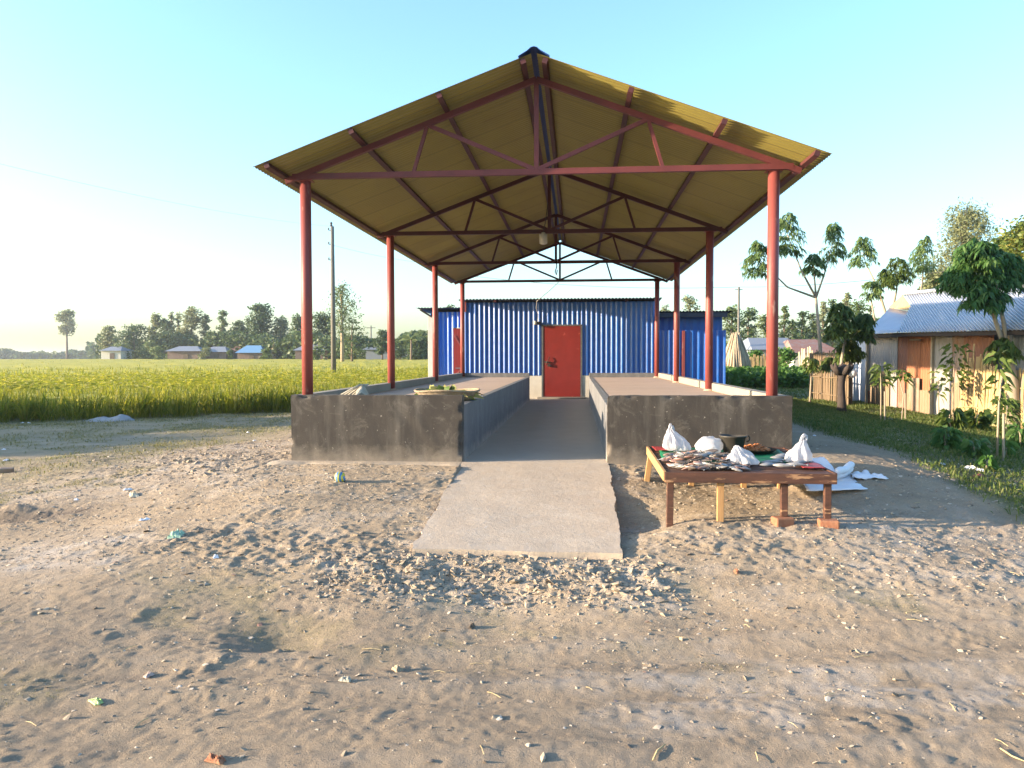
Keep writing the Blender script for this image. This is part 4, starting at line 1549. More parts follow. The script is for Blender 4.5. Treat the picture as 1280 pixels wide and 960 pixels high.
# small coloured ball
p = onz(425, 601, -.05)
zb = gz(p[0], p[1])
m, t, pp = newmat('ball_stripes')
wv = t.nodes.new('ShaderNodeTexWave')
wv.inputs['Scale'].default_value = 9
wv.inputs['Distortion'].default_value = 3
t.links.new(obcoord(t), wv.inputs[0])
t.links.new(ramp(t, wv.outputs[0], [(.35, (.55, .5, .06)), (.55, (.06, .2, .42))]), pp.inputs['Base Color'])
pp.inputs['Roughness'].default_value = .4
o = MB().lathe([(.001, -.05)]+[(.05*math.cos(a), .05*math.sin(a)) for a in np.linspace(-1.4, 1.4, 12)]+[(.001, .05)], (0, 0, 0), 18,
               lambda V: V*(1+.16*noise2(V[:, 0]*30, V[:, 2]*30+V[:, 1]*20, 2))[:, None]).build('ball', m, smooth=True)
o.location = (p[0], p[1], zb+.038)
tag(o, 'small crumpled yellow and blue ball on the ground before the left platform', 'ball')
# long curved twigs
for i, (pts, lb) in enumerate((([(816, 950), (822, 938), (832, 930)], 'curved pale straw stalk on the road below the ramp'),
                               ([(1250, 935), (1265, 945), (1282, 952)], 'pale straw stalk at the bottom right corner of the road'),
                               ([(834, 698), (842, 706), (848, 714)], 'thin pale twig in the shade right of the ramp'))):
    P3 = []
    for (u, v) in pts:
        q = onz(u, v, -.45)
        for _ in range(4):
            q = onz(u, v, gz(q[0], q[1])+.006)
        P3.append(q)
    o = MB().tube(P3, [.003, .0045, .002], 5).build('straw_stalk', MT['straw'], smooth=True)
    tag(o, lb, 'straw')

# heap of grey sand by the rice field
p = onz(138, 524, -.3)
u2, v2 = np.meshgrid(np.linspace(-1, 1, 50), np.linspace(-1, 1, 30), indexing='ij')
rad = np.hypot(u2, v2)
hh = .17*np.exp(-((u2-.28)/.22)**2-(v2/.4)**2)+.12*np.exp(-((u2+.2)/.38)**2-(v2/.45)**2)
P = np.stack([p[0]+1.05*u2, p[1]+.6*v2, gheight(p[0]+1.05*u2, p[1]+.6*v2, False)-.04+hh+.05*fbm(u2*5, v2*5, 4, 3)*np.exp(-rad**2)], -1)
o = MB().grid(P).build('sand_heap', MT['ash'], smooth=True)
tag(o, 'low heap of pale grey sand in the shade at the edge of the rice field', 'sand heap')


def gnd(px, py, z0=-.2):
    p_ = onz(px, py, z0)
    for _ in range(6):
        p_ = onz(px, py, gz(p_[0], p_[1]))
    return np.array([p_[0], p_[1], gz(p_[0], p_[1])])


def depth_of(p_):
    return float((np.asarray(p_)-CAM)@_F)


# ------------------------------------------------------------------ tin house by the lane
HA, HB = np.array([7.79, 12.3]), np.array([8.96, 7.4])
HD = (HB-HA)/np.linalg.norm(HB-HA)
HN = np.array([-HD[1], HD[0]])
HN = HN if HN[0] < 0 else -HN


def on_wall(px, off=0.):
    """point on the house front line seen at photo column px"""
    r = ray(px, 447)[:2]
    o_ = HA+HN*off
    A_ = np.array([[r[0], -HD[0]], [r[1], -HD[1]]])
    k = np.linalg.solve(A_, o_-CAM[:2])
    return CAM[:2]+r*k[0]


house = empty('tin_house', (8.4, 9.8, -.3), 'rusty patched tin house with silver hipped corrugated roof beside the lane', 'house')
pan = [(1083.5, 1107, 'rustE', 1.60), (1107, 1122, 'rustE', 1.60), (1122, 1134, 'rustB', 1.60), (1134, 1150, 'rustO', 1.60), (1150, 1164, 'rustO', 1.60),
       (1167, 1190, 'rustE', 1.60), (1190, 1204, 'rustA', 1.60), (1204, 1231, 'rustB', 1.60), (1231, 1242, 'rustB', 1.58), (1242, 1300, 'tinblue', 1.58), (1300, 1345, 'rustC', 1.58)]
for i, (a, b_, mname, zt) in enumerate(pan):
    p0, p1 = on_wall(a, .02*(i % 2)-(.15 if mname == 'tinblue' else 0)), on_wall(b_, .02*(i % 2)-(.15 if mname == 'tinblue' else 0))
    corr(p0, p1, -.55, zt, per=.09, amp=.008, res=6).build('wall_panel', MT[mname], house, smooth=True)
for i, (a, b_, mname, z0, z1) in enumerate(((1084, 1098, 'rustB', -.3, .25), (1088, 1112, 'rustD', -.35, .75), (1134, 1163, 'rustD', -.4, .35), (1136, 1150, 'rustC', -.3, .62), (1190, 1200, 'rustD', -.4, .55))):
    corr(on_wall(a, .05+.01*i), on_wall(b_, .05+.01*i), z0, z1, per=.09, amp=.007, res=6).build('tin_patch', MT[mname], house, smooth=True)
for px_ in (1084, 1165.5, 1262):
    q = on_wall(px_, .06)
    MB().beam((*q, -.5), (*q, 1.64), .06, .05, (HD[0], HD[1], 0)).build('wall_post', MT['palebark'], house)
q0, q1 = on_wall(1137, .1), on_wall(1150, .1)
MB().beam((*q0, 1.50), (*q1, 1.49), .03, .03).build('wall_slat', MT['palebark'], house)
# far end and back walls
b = MB()
bk0, bk1 = HA-HN*4.0, on_wall(1345)-HN*4.0
for c in (corr(HA-HN*4, HA, -.4, 1.6, .09, .008, 5), corr(on_wall(1345), bk1, -.5, 1.6, .09, .008, 5), corr(bk1, bk0, -.4, 1.6, .09, .008, 5)):
    for f in c.f:
        b.f.append(f+b.n)
    b.v += c.v
    b.n += c.n
b.build('rear_wall', MT['rustC'], house, smooth=True)
P1, P2 = at(1081, 418, 19.7), at(1122, 415.5, 18.1)
PE = at(1340, 410.5, 13.1)
Apt, Bpt, Rpt = at(1143.5, 390, 19.6), at(1112, 385, 21.6), at(1128, 368, 20.9)
T0 = at(1156, 415, 17.0)
Wv = Rpt-T0
Ld = np.linalg.norm(PE-P2)
nt_ = 700
ts = np.linspace(0, 1, nt_)
t0 = np.linalg.norm(T0-P2)/Ld
e_pts = P2[None]*(1-ts[:, None])+PE[None]*ts[:, None]
smax = np.where(ts < t0, np.linalg.norm(Apt-T0)/np.linalg.norm(Wv)*ts/t0, 1.0)
nrm = np.cross(PE-P2, Wv)
nrm /= np.linalg.norm(nrm)
nrm = nrm if nrm[2] > 0 else -nrm
wv_ = .016*np.sin(ts*Ld/.105*2*PI)
ss = np.linspace(0, 1, 6)
P = e_pts[:, None]+Wv[None, None]*(ss[None, :]*smax[:, None])[..., None]+nrm*wv_[:, None, None]
rf = MB().grid(P).build('roof', MT['zinc'], house, smooth=True, solid=.003)
uu2 = np.linspace(0, 1, 260)
lo_ = P1[None]*(1-uu2[:, None])+P2[None]*uu2[:, None]
hi_ = Bpt[None]*(1-uu2[:, None])+Apt[None]*uu2[:, None]
n2 = np.cross(P2-P1, Bpt-P1)
n2 /= np.linalg.norm(n2)
n2 = n2 if n2[2] > 0 else -n2
P = lo_[:, None]*(1-ss[None, :, None])+hi_[:, None]*ss[None, :, None]+n2*(.006*np.sin(uu2*18*2*PI))[:, None, None]
MB().grid(P).build('roof_hip', MT['zinc'], rf, smooth=True, solid=.003)
b = MB()
b.add([Bpt+[.02, .1, .02], Apt+[.02, .1, .02], Rpt+[.02, .03, -.02]], [(0, 1, 2)])
b.build('gablet', MT['bamboo'], rf, solid=.01)
MB().tube([Rpt+[0, 0, .015], Rpt+(PE-P2)*1.0+[0, 0, .015]], .045, 8).build('ridge_cap', MT['zinc'], rf)
MB().tube([P2+[0, 0, .012], Apt+[0, 0, .012]], .02, 6).build('hip_seam', MT['zinc'], rf)
bk = [Rpt, Rpt+(PE-P2), Rpt+(PE-P2)+np.array([2.2, .5, -1.1]), Rpt+np.array([2.2, .5, -1.1])]
MB().add(bk, [(0, 1, 2, 3)]).build('roof_back', MT['zinc'], rf, solid=.003)
b = MB()
dn = np.array([0, 0, -.05])
b.beam(P1+dn+[.08, 0, 0], P2+dn+[.08, 0, 0], .05, .09)
b.beam(P2+dn+[.08, 0, 0], PE+dn+[.08, 0, 0], .05, .09)
b.build('fascia', MT['mud'], house)

# ------------------------------------------------------------------ fences


def stick_fence(name, p0, p1, top, n, mat, label, wd=.05, slack=.06, lean=.03, rails=(.35, .8), seed=0, tilt=0):
    rg_ = np.random.default_rng(seed)
    p0, p1 = np.array(p0), np.array(p1)
    e_ = empty(name, (*((p0+p1)/2), gz(*((p0+p1)/2))), label, 'fence')
    b_ = MB()
    d = (p1-p0)/np.linalg.norm(p1-p0)
    nn = np.array([-d[1], d[0]])
    for i in range(n):
        t = (i+.5)/n
        q = p0*(1-t)+p1*t+nn*rg_.normal(0, .012)
        z0 = gz(*q)-.1
        h = top(t)*(1+rg_.normal(0, slack))
        l_ = rg_.normal(tilt, lean)
        w_ = wd*(.7+.7*rg_.random())
        mid = np.array([q[0]+d[0]*l_*h*.5+nn[0]*rg_.normal(0, .01), q[1]+d[1]*l_*h*.5, z0+h*.5])
        b_.beam((q[0], q[1], z0), mid, w_, .014, (nn[0], nn[1], 0))
        b_.beam(mid, (q[0]+d[0]*l_*h, q[1]+d[1]*l_*h, z0+.1+h), w_*.85, .012, (nn[0], nn[1], 0))
    b_.build('sticks', mat, e_)
    for r in rails:
        b_ = MB()
        for s in (-1, 1):
            q0, q1 = p0+nn*.028*s, p1+nn*.028*s
            b_.tube([(*q0, gz(*p0)+r*top(.1)), (*((q0+q1)/2), (gz(*p0)+gz(*p1))/2+r*top(.5)+.02), (*q1, gz(*p1)+r*top(.9))], .014, 6)
        b_.build('rail', mat, e_)
    return e_


g0, g1 = gnd(1011, 498, -.03)[:2], gnd(1061, 507, -.06)[:2]
stick_fence('woven_fence', g0, g1, lambda t: 1.2+.15*t+.06*math.sin(t*9), 52, MT['woven'], 'grey brown woven bamboo fence in the shade beside the pale sheet wall', .05, .05, .02, (.15, .5, .85), 1)
q0, q1 = on_wall(1199, .35), on_wall(1246, .35)
stick_fence('bamboo_fence', q0, q1, lambda t: 1.16+.28*math.sin(min(t*1.25, 1)*PI)*(1 if t < .8 else .6), 44, MT['bamboo'], 'sunlit golden bamboo screen with ragged top leaning on the tin house', .05, .07, .05, (.25, .66), 2, .07)
q0, q1 = on_wall(1251, .42), on_wall(1345, .42)
stick_fence('bamboo_fence', q0, q1, lambda t: 1.03+.1*math.sin(t*6), 52, MT['bamboo'], 'golden bamboo screen at the right edge of the photo', .055, .04, .04, (.3, .75), 3, .12)
# pale sheet wall between
w0, w1 = at(1064.5, 470, 20.6)[:2], at(1082.5, 470, 20.3)[:2]
b = MB()
b.beam((*w0, .72), (*w1, .72), .03, 1.75)
o = b.build('sheet_wall', pmat('pale_sheet', (.52, .56, .62), (.44, .48, .55), 2, .6), loc=(*((w0+w1)/2), -.1), bevel=.004)
tag(o, 'pale bluish white sheet wall between the woven fence and the tin house', 'wall')
p = gnd(1062.5, 506, -.06)
e = empty('dark_post', p, 'dark post with a white bundle tied to it beside the pale sheet wall', 'post')
MB().tube([p+[0, 0, -.1], p+[.01, 0, .5], p+[-.01, 0, 1.15]], [.05, .055, .04], 8).build('post', MT['bark'], e, smooth=True)
MB().lathe([(.02, -.1), (.09, -.05), (.1, .03), (.06, .1), (.01, .13)], p+[.02, -.08, .78], 12, lambda V: V*(1+.2*noise2(V[:, 0]*20, V[:, 2]*20, 3))[:, None]).build('bundle', MT['white'], e, smooth=True)
p = gnd(1052, 514, -.08)
b = MB()
b.tube([p+[0, 0, -.1], p+[.0, 0, .2], p+[-.01, .02, .6], p+[.0, 0, .80], p+[.02, 0, .96], p+[.03, .02, 1.03]], [.12, .09, .075, .09, .13, .07], 12)
for k in range(5):
    a = k*1.25
    b.tube([p+[.08*math.cos(a), .08*math.sin(a), .85], p+[.2*math.cos(a), .2*math.sin(a), .98], p+[.24*math.cos(a), .24*math.sin(a), 1.04+.03*(k % 2)]], [.07, .05, .02], 7)
o = b.build('tree_stump', MT['mud'], smooth=True)
tag(o, 'dark knobbly pollarded stump standing before the woven fence', 'stump')


# ------------------------------------------------------------------ trees with their own crowns
def trunk_mb(pts, r, n_=8):
    return MB().tube(pts, r, n_)


def whorl(b_, c, rx, rz, n_, L, wd, rg_, lo=-.35):
    """umbrella crown: petioles from a short axis, each ending in a fan of drooping leaflets"""
    c = np.asarray(c, float)
    m_ = 10
    for k in range(int(n_*.55)):
        a = rg_.random()*2*PI
        t = rg_.random()
        h = np.array([math.cos(a), math.sin(a), 0])
        sd_ = np.array([-h[1], h[0], 0])
        prof = math.sin(min(.22+.70*t, 1)*PI)**.7
        st = c+np.array([0, 0, rz*(-.55+1.25*t)])
        ln = prof*(.55+.5*rg_.random())
        q = np.linspace(.25, 1, m_)
        rise = (.55*t-.05)*rz
        ln *= 1.12
        P_ = st+h*(rx*ln*q)[:, None]+np.array([0, 0, 1.])*(rise*q*(1.1-q)*2-.26*rz*ln*q**2)[:, None]+.04*rx*rg_.normal(size=(m_, 3))
        b_.tube([st, P_[2], P_[-1]], [.008, .005, .003], 3, False)
        for sg in (-1, 1):
            dd = h*.55+sd_*sg*.75+np.array([0, 0, -.25])+.22*rg_.normal(size=(m_, 3))
            addbl(b_, P_, dd, L*(.55+.4*rg_.random(m_)), wd*.62, .75+.6*rg_.random(m_), side=np.cross(dd, [0, 0, 1.])+.3*rg_.normal(size=(m_, 3)))


def whorl_tree(px, base_py, D, trunk, crowns, label, mat='whorl', seed=1, r0=.06, n_=80, L=.17, wd=.06, group=None):
    """trunk: list of pixel points from the foot upwards; crowns: (px, py, rx px, rz px)"""
    rg_ = np.random.default_rng(seed)
    foot = at(*trunk[0], D)
    foot[2] = gz(foot[0], foot[1])
    e_ = empty('tree', foot, label, 'tree', group)
    pts = [foot-[0, 0, .1]]+[at(u, v, D+.1*i) for i, (u, v) in enumerate(trunk[1:])]
    trunk_mb(pts, np.linspace(r0, r0*.45, len(pts))).build('trunk', MT['palebark'], e_, smooth=True)
    top = pts[-1]
    for j, (u, v, rx, rz_) in enumerate(crowns):
        Dj = D+.25*(j-1)
        c = at(u, v, Dj)
        s_ = D/FPX
        if len(crowns) > 1 or np.linalg.norm(top-c) > .1:
            mid = (top*.5+c*.5)+np.array([0, 0, -.12*np.linalg.norm(c[:2]-top[:2])])
            trunk_mb([top, mid, c+[0, 0, .1*rz_*s_]], [r0*.45, r0*.3, r0*.16], 6).build('branch', MT['palebark'], e_, smooth=True)
        b_ = MB()
        whorl(b_, c, rx*s_, rz_*s_, int(n_*max(rx/18, .5)), L, wd, rg_)
        b_.build('crown', MT[mat], e_)
    return e_


whorl_tree(0, 0, 21.5, [(1029, 500), (1028, 470), (1024, 420), (1020, 372)], [(948, 326, 20, 26), (984, 296, 22, 30), (1017, 332, 14, 16), (1041, 306, 17, 30)],
           'slim pale trunked tree with four tufted crowns rising behind the woven fence', seed=3, r0=.075, n_=76)
whorl_tree(0, 0, 27, [(1112, 470), (1108, 395), (1098, 362), (1085, 335)], [(1079, 318, 17, 23)], 'slender tree with one round tuft on a bent stem left of the tin roof', seed=5, n_=90)
whorl_tree(0, 0, 26, [(1096, 470), (1093, 400), (1089, 375)], [(1089, 362, 14, 13)], 'shortest tufted tree with a pale stem just left of the silver roof', seed=7, r0=.05, n_=70)
whorl_tree(0, 0, 26.5, [(1112, 470), (1116, 385), (1121, 362)], [(1121, 342, 19, 22), (1107, 350, 12, 14)], 'tufted tree catching the light behind the silver roof end', seed=9, n_=90, mat='bush')
whorl_tree(0, 0, 28, [(1142, 470), (1148, 380), (1153, 352)], [(1155, 322, 16, 28)], 'tall narrow tufted tree behind the ridge of the silver roof', seed=11, n_=110)
whorl_tree(0, 0, 18.2, [(1050, 500), (1052, 450), (1056, 425)], [(1050, 402, 20, 24), (1078, 410, 17, 20), (1060, 438, 16, 16)], 'low broad leaved green bushy tree before the corner of the tin house', mat='bush', seed=13, r0=.05, n_=80, L=.17, wd=.085)
whorl_tree(0, 0, 19.5, [(1012, 500), (1014, 470)], [(1013, 455, 10, 12), (1036, 455, 12, 9)], 'small leafy plant topping the woven fence', mat='bush', seed=14, r0=.03, n_=60, L=.14, wd=.06)

# big crown leaning over the roof: two stems from a pollarded stump
D0 = 14.6
rg_ = np.random.default_rng(17)
foot = at(1268, 470, D0)
foot[2] = gz(foot[0], foot[1])
e = empty('tree', foot, 'dark broad crowned tree with two stems from a cut stump, hanging over the silver roof', 'tree')
trunk_mb([foot-[0, 0, .1], at(1266, 480, D0), at(1261, 455, D0), at(1256, 432, D0)], [.12, .10, .09, .08], 10).build('trunk', MT['palebark'], e, smooth=True)
for pts in ([(1256, 434), (1248, 412), (1239, 385), (1232, 360)], [(1257, 434), (1255, 405), (1248, 372), (1246, 350)]):
    trunk_mb([at(u, v, D0) for u, v in pts], [.045, .04, .034, .02], 7).build('stem', MT['palebark'], e, smooth=True)
b = MB()
for (u, v, rx, rz_, dz) in ((1215, 345, 34, 30, 0), (1240, 335, 30, 30, .3), (1222, 318, 30, 20, -.2), (1195, 352, 22, 20, .1), (1250, 360, 26, 26, .2), (1230, 372, 26, 22, -.3), (1262, 340, 22, 24, .4)):
    whorl(b, at(u, v, D0+dz), rx*D0/FPX, rz_*D0/FPX, 70, .17, .075, rg_, -.7)
b.build('crown', MT['bigleaf'], e)
b = MB()
whorl(b, at(1252, 436, D0-.1), .26, .22, 40, .17, .06, rg_, -.8)
b.build('stump_shoots', MT['bush'], e)


def leaf_tree(px, top, wpx, D, label, mat='far1', base=446, lo=.12, leaf=.5, n_=900, clumps=19, seed=1, trunk=True, drp=.0, name='tree', group=None, cat='tree', lean=0, asp=.5, bark='bark', flat=1.0, zfoot=None):
    rg_ = np.random.default_rng(seed)
    foot = at(px, base, D)
    foot[2] = gz(foot[0], foot[1]) if zfoot is None else zfoot
    s_ = D/FPX
    zt = at(px, top, D)[2]
    H = zt-foot[2]
    R = wpx*s_/2
    e_ = empty(name, foot, label, cat, group)
    zc0, zc1 = foot[2]+lo*H, zt
    cl = []
    for k in range(clumps):
        t = (k+rg_.random())/clumps
        prof = math.sin(min(max(t*.9+.08, 0), 1)*PI)**.6
        a = rg_.random()*2*PI
        r = R*prof*math.sqrt(rg_.random())*.78
        cl.append([foot[0]+r*math.cos(a)+lean*t*H, foot[1]+r*math.sin(a)*.9, zc0+(zc1-zc0)*(t*.93)])
    cl = np.array(cl)
    # the outline reaches the width and the top seen in the photo
    rad = R*(.34+.28*rg_.random(clumps))
    n_ = int(n_*1.9)
    leaf = leaf*.78
    idx = rg_.integers(0, clumps, n_)
    off = rg_.normal(size=(n_, 3))
    off /= np.linalg.norm(off, axis=1, keepdims=True)
    off *= (1.25*rg_.random((n_, 1))**.62)*rad[idx][:, None]*np.array([1.15, 1.15, .8*flat])
    pts = cl[idx]+off
    pts[:, 2] -= drp*rg_.random(n_)*np.linalg.norm(off[:, :2], axis=1)*2
    over = np.maximum(pts[:, 2]-zt+.12*H*rg_.random(n_), 0)
    pts[:, 2] -= over*(.9+.9*rg_.random(n_))
    pts[:, 2] = np.maximum(pts[:, 2], foot[2]+.05*H)
    b_ = MB()
    leafquads(b_, pts, leaf, asp, drp)
    b_.build('crown', MT[mat], e_)
    if trunk:
        b_ = MB()
        tr_ = [foot-[0, 0, .2], foot+[lean*.3*H, 0, H*.4], foot+[lean*.7*H, 0, H*.85]]
        b_.tube(tr_, [H*.022+.03, H*.016+.02, .02], 6)
        for k in range(0, clumps, 2):
            t = min(max((cl[k][2]-foot[2])/H-.12, .1), .8)
            s0 = foot+[lean*.85*t*H, 0, t*H]
            b_.tube([s0, (s0+cl[k])/2+[0, 0, .03*H], cl[k]], [H*.009+.01, H*.006+.01, .01], 4)
        b_.build('trunk', MT[bark], e_, smooth=True)
    return e_


GL = 'trees beyond the rice field'
TL = [
    (84, 386, 22, 300, 'lone tall tree on a thin bare trunk standing apart at far left', dict(mat='far3', lo=.55, leaf=1.2, n_=900, seed=2)),
    (137, 406, 24, 170, 'pale rounded tree above the small cream hut', dict(mat='far3', lo=.2, leaf=.75, seed=3)),
    (168, 404, 42, 165, 'wide dark bushy tree right of the small cream hut', dict(mat='far1', lo=.05, leaf=.75, n_=1300, seed=4)),
    (152, 428, 26, 158, 'low pale leafy bush in front of the wide dark bushy tree', dict(mat='far2', lo=.02, leaf=.6, n_=500, seed=5)),
    (186, 425, 24, 158, 'low bright green bushes beside the first silver roof', dict(mat='far2', lo=.02, leaf=.6, n_=500, seed=6)),
    (194, 390, 17, 175, 'slim tree with an upright pale crown, first of the tall row', dict(mat='far3', lo=.35, leaf=.7, seed=7)),
    (208, 396, 23, 175, 'mid green rounded tree second in the tall row', dict(mat='far2', lo=.25, leaf=.75, seed=8)),
    (215, 388, 9, 180, 'very narrow spindly tree between two rounded ones', dict(mat='far3', lo=.4, leaf=.6, n_=400, seed=9)),
    (223, 389, 8, 182, 'thin pole like tree left of the tall forked crown', dict(mat='far2', lo=.35, leaf=.6, n_=400, seed=10)),
    (240, 382, 29, 172, 'tall pale crowned tree behind the first silver roof', dict(mat='far3', lo=.3, leaf=.75, n_=1300, clumps=18, seed=11)),
    (232, 417, 34, 168, 'very dark low mango tree directly behind the first silver roof', dict(mat='far1', lo=.05, leaf=.6, n_=1100, seed=12)),
    (258, 390, 17, 172, 'loose leafed grey green tree between the two silver roofs', dict(mat='far3', lo=.2, leaf=.7, n_=700, seed=13)),
    (277, 384, 14, 170, 'tall twisted tree with a narrow dark column of leaves', dict(mat='far2', lo=.25, leaf=.65, n_=700, seed=14, lean=.03)),
    (266, 412, 22, 165, 'half bare feathery tree at the left of the twisted column', dict(mat='far2', lo=.1, leaf=.6, n_=450, seed=15)),
    (299, 399, 28, 165, 'dark round mango tree behind the blue roof', dict(mat='far1', lo=.1, leaf=.7, n_=1200, seed=16)),
    (327, 377, 37, 160, 'biggest dark tree of the row, left of the straw stack', dict(mat='far1', lo=.1, leaf=.8, n_=2000, clumps=24, seed=17)),
    (351, 394, 26, 160, 'yellowish green tree above the far straw stack', dict(mat='far3', lo=.15, leaf=.7, n_=1100, seed=18)),
    (360, 428, 20, 152, 'bright green banana clump beside the far straw stack', dict(mat='bush', lo=.02, leaf=1.0, n_=400, seed=19)),
    (374, 391, 26, 155, 'dark leafy tree partly hidden by the left front post', dict(mat='far1', lo=.1, leaf=.75, n_=1200, seed=20)),
    (402, 389, 34, 150, 'dark spreading tree right of the left front post', dict(mat='far1', lo=.1, leaf=.75, n_=1500, seed=21)),
    (443, 418, 44, 130, 'dark low tree mass right of the utility pole', dict(mat='far1', lo=.02, leaf=.6, n_=1400, seed=22)),
    (470, 428, 40, 128, 'low dark bush under the distant thin pole', dict(mat='far1', lo=.02, leaf=.6, n_=1000, seed=23)),
    (478, 411, 22, 120, 'small flat topped tree left of the second left post', dict(mat='far1', lo=.35, leaf=.55, n_=700, seed=24, flat=.6)),
    (523, 420, 30, 115, 'bushy dark tree beside the white pillar of the left shop', dict(mat='far1', lo=.05, leaf=.55, n_=1100, seed=25)),
    (562, 379, 17, 90, 'dark treetop showing above the left blue shop roof', dict(mat='far1', lo=.4, leaf=.4, n_=700, seed=26)),
    (862, 364, 22, 95, 'loose leafed treetop above the right blue shop roof', dict(mat='far3', lo=.3, leaf=.42, n_=700, seed=27)),
    (832, 378, 14, 110, 'pale small treetop beside the back right post', dict(mat='far3', lo=.3, leaf=.42, n_=350, seed=28)),
]
for (px_, top_, w_, D_, lb, kw) in TL:
    leaf_tree(px_, top_, w_, D_, lb, group=GL if px_ < 540 else None, **kw)
# tall drooping tree behind the utility pole
leaf_tree(428, 349, 46, 95, 'tall airy drooping tree behind the utility pole', 'far2', lo=.45, leaf=.34, n_=1100, clumps=20, seed=41, drp=.8, bark='palebark')
leaf_tree(440, 395, 34, 96, 'thin layered tree with sparse sprays right of the utility pole', 'far2', lo=.25, leaf=.34, n_=420, clumps=12, seed=42, flat=.4)
rg2 = np.random.default_rng(15)
b = MB()
n_ = 14000
u = rg2.uniform(120, 545, n_)
dd_ = 182-.15*(u-120)+rg2.uniform(0, 9, n_)
P = CAM+np.stack([ray(q, 447) for q in u])*dd_[:, None]
top_ = (17+16*np.clip(.5+fbm(u*.035, u*0, 4, 6), 0, 1))*dd_/FPX+1.2
P[:, 2] = -.4+(top_+.3)*rg2.random(n_)**.75
leafquads(b, P, .75, .7)
o = b.build('undergrowth', MT['far1'])
tag(o, 'dark green undergrowth filling in between the trees beyond the rice field', 'undergrowth', kind='stuff')
for (px_, top_, w_, lb, m_) in ((197, 431, 20, 'pale bush overlapping the left end of the first silver roofed hut', 'far2'), (257, 433, 16, 'yellowish bush standing between the two silver roofed huts', 'far3'),
                                (288, 436, 10, 'small green bush before the rusty roofed hut', 'far2'), (334, 434, 18, 'leafy green bush at the right end of the blue roofed hut', 'bush'),
                                (398, 432, 20, 'bright bush at the right end of the grey roofed hut behind the front post', 'far2'), (500, 433, 22, 'dark bush before the long low tin hut', 'far1')):
    leaf_tree(px_, top_, w_, 138 if px_ < 380 else 118, lb, m_, lo=.02, leaf=.5, n_=420, clumps=9, seed=int(px_), name='bush', cat='bush', trunk=False)
# palm like banana clump
D_ = 112
foot = at(514, 446, D_)
foot[2] = -.3
e = empty('banana_plant', foot, 'spiky topped banana plant above the dark trees left of the white pillar', 'plant')
trunk_mb([foot, at(514, 425, D_)], [.2, .12], 7).build('stem', MT['bark'], e, smooth=True)
a = np.linspace(0, 2*PI, 15)[:-1]
b = MB()
addbl(b, np.repeat(at(514, 424, D_)[None], 14, 0), np.stack([np.cos(a), np.sin(a), .75+.5*np.cos(a*3)], 1), 2.2, .55, .5)
b.build('leaves', MT['far2'], e)
GR = 'trees in the row beyond the right hand gardens'
TR = [
    (914, 378, 32, 75, 'dark green tree behind the pale stick stack', dict(mat='far2', n_=1300, leaf=.36)),
    (935, 382, 24, 80, 'dark conical tree right of the pale stick stack', dict(mat='far1', n_=1000, leaf=.36)),
    (957, 390, 24, 82, 'rounded tree left of the right front post', dict(mat='far2', n_=900, leaf=.36)),
    (980, 378, 12, 85, 'narrow tree just right of the right front post', dict(mat='far2', n_=500, leaf=.36, lo=.3)),
    (990, 397, 26, 80, 'low dark tree behind the grey roofed hut', dict(mat='far1', n_=900, leaf=.36)),
    (1002, 384, 15, 85, 'pointed dark tree above the grey roofed hut', dict(mat='far1', n_=700, leaf=.36)),
    (1016, 389, 20, 85, 'bushy tree behind the pale slim trunk', dict(mat='far2', n_=800, leaf=.36)),
    (1028, 373, 15, 88, 'tall grey green tree right of the pale slim trunk', dict(mat='far3', n_=700, leaf=.36, lo=.3)),
    (1041, 370, 17, 88, 'tall mid green tree, tallest pair partner on the left', dict(mat='far2', n_=700, leaf=.36, lo=.3)),
    (1058, 362, 12, 90, 'tall thin pale tree highest of the right row', dict(mat='far3', n_=500, leaf=.36, lo=.5)),
    (1073, 373, 30, 70, 'rounded yellowish tree left of the silver roof', dict(mat='bush', n_=1300, leaf=.30)),
    (1070, 396, 34, 58, 'golden low tree right above the bushy broad leaved tree', dict(mat='gold', n_=1000, leaf=.26)),
    (1087, 378, 14, 80, 'dark tree nearest the left corner of the silver roof', dict(mat='far1', n_=500, leaf=.36)),
    (1097, 393, 12, 78, 'small dark tree touching the silver roof outline', dict(mat='far1', n_=400, leaf=.36)),
]
for k, (px_, top_, w_, D_, lb, kw) in enumerate(TR):
    leaf_tree(px_, top_, w_, D_, lb, group=GR, seed=60+k, **kw)
leaf_tree(1203, 247, 74, 48, 'tall grey olive feathery tree rising highest behind the silver roof', 'far3', lo=.45, leaf=.26, n_=6500, clumps=38, seed=90, drp=.8, asp=.34, base=470)
leaf_tree(1172, 330, 50, 40, 'soft grey green tree low behind the silver roof ridge', 'far3', lo=.25, leaf=.25, n_=2600, clumps=18, seed=91, base=470)
leaf_tree(1284, 268, 84, 24, 'yellowing tree at the right edge behind the dark broad crown', 'gold', lo=.28, leaf=.19, n_=6500, clumps=32, seed=92, base=480)
leaf_tree(1256, 285, 40, 25, 'green tree between the feathery tree and the yellowing one', 'bush', lo=.3, leaf=.19, n_=3200, clumps=20, seed=93, base=480)


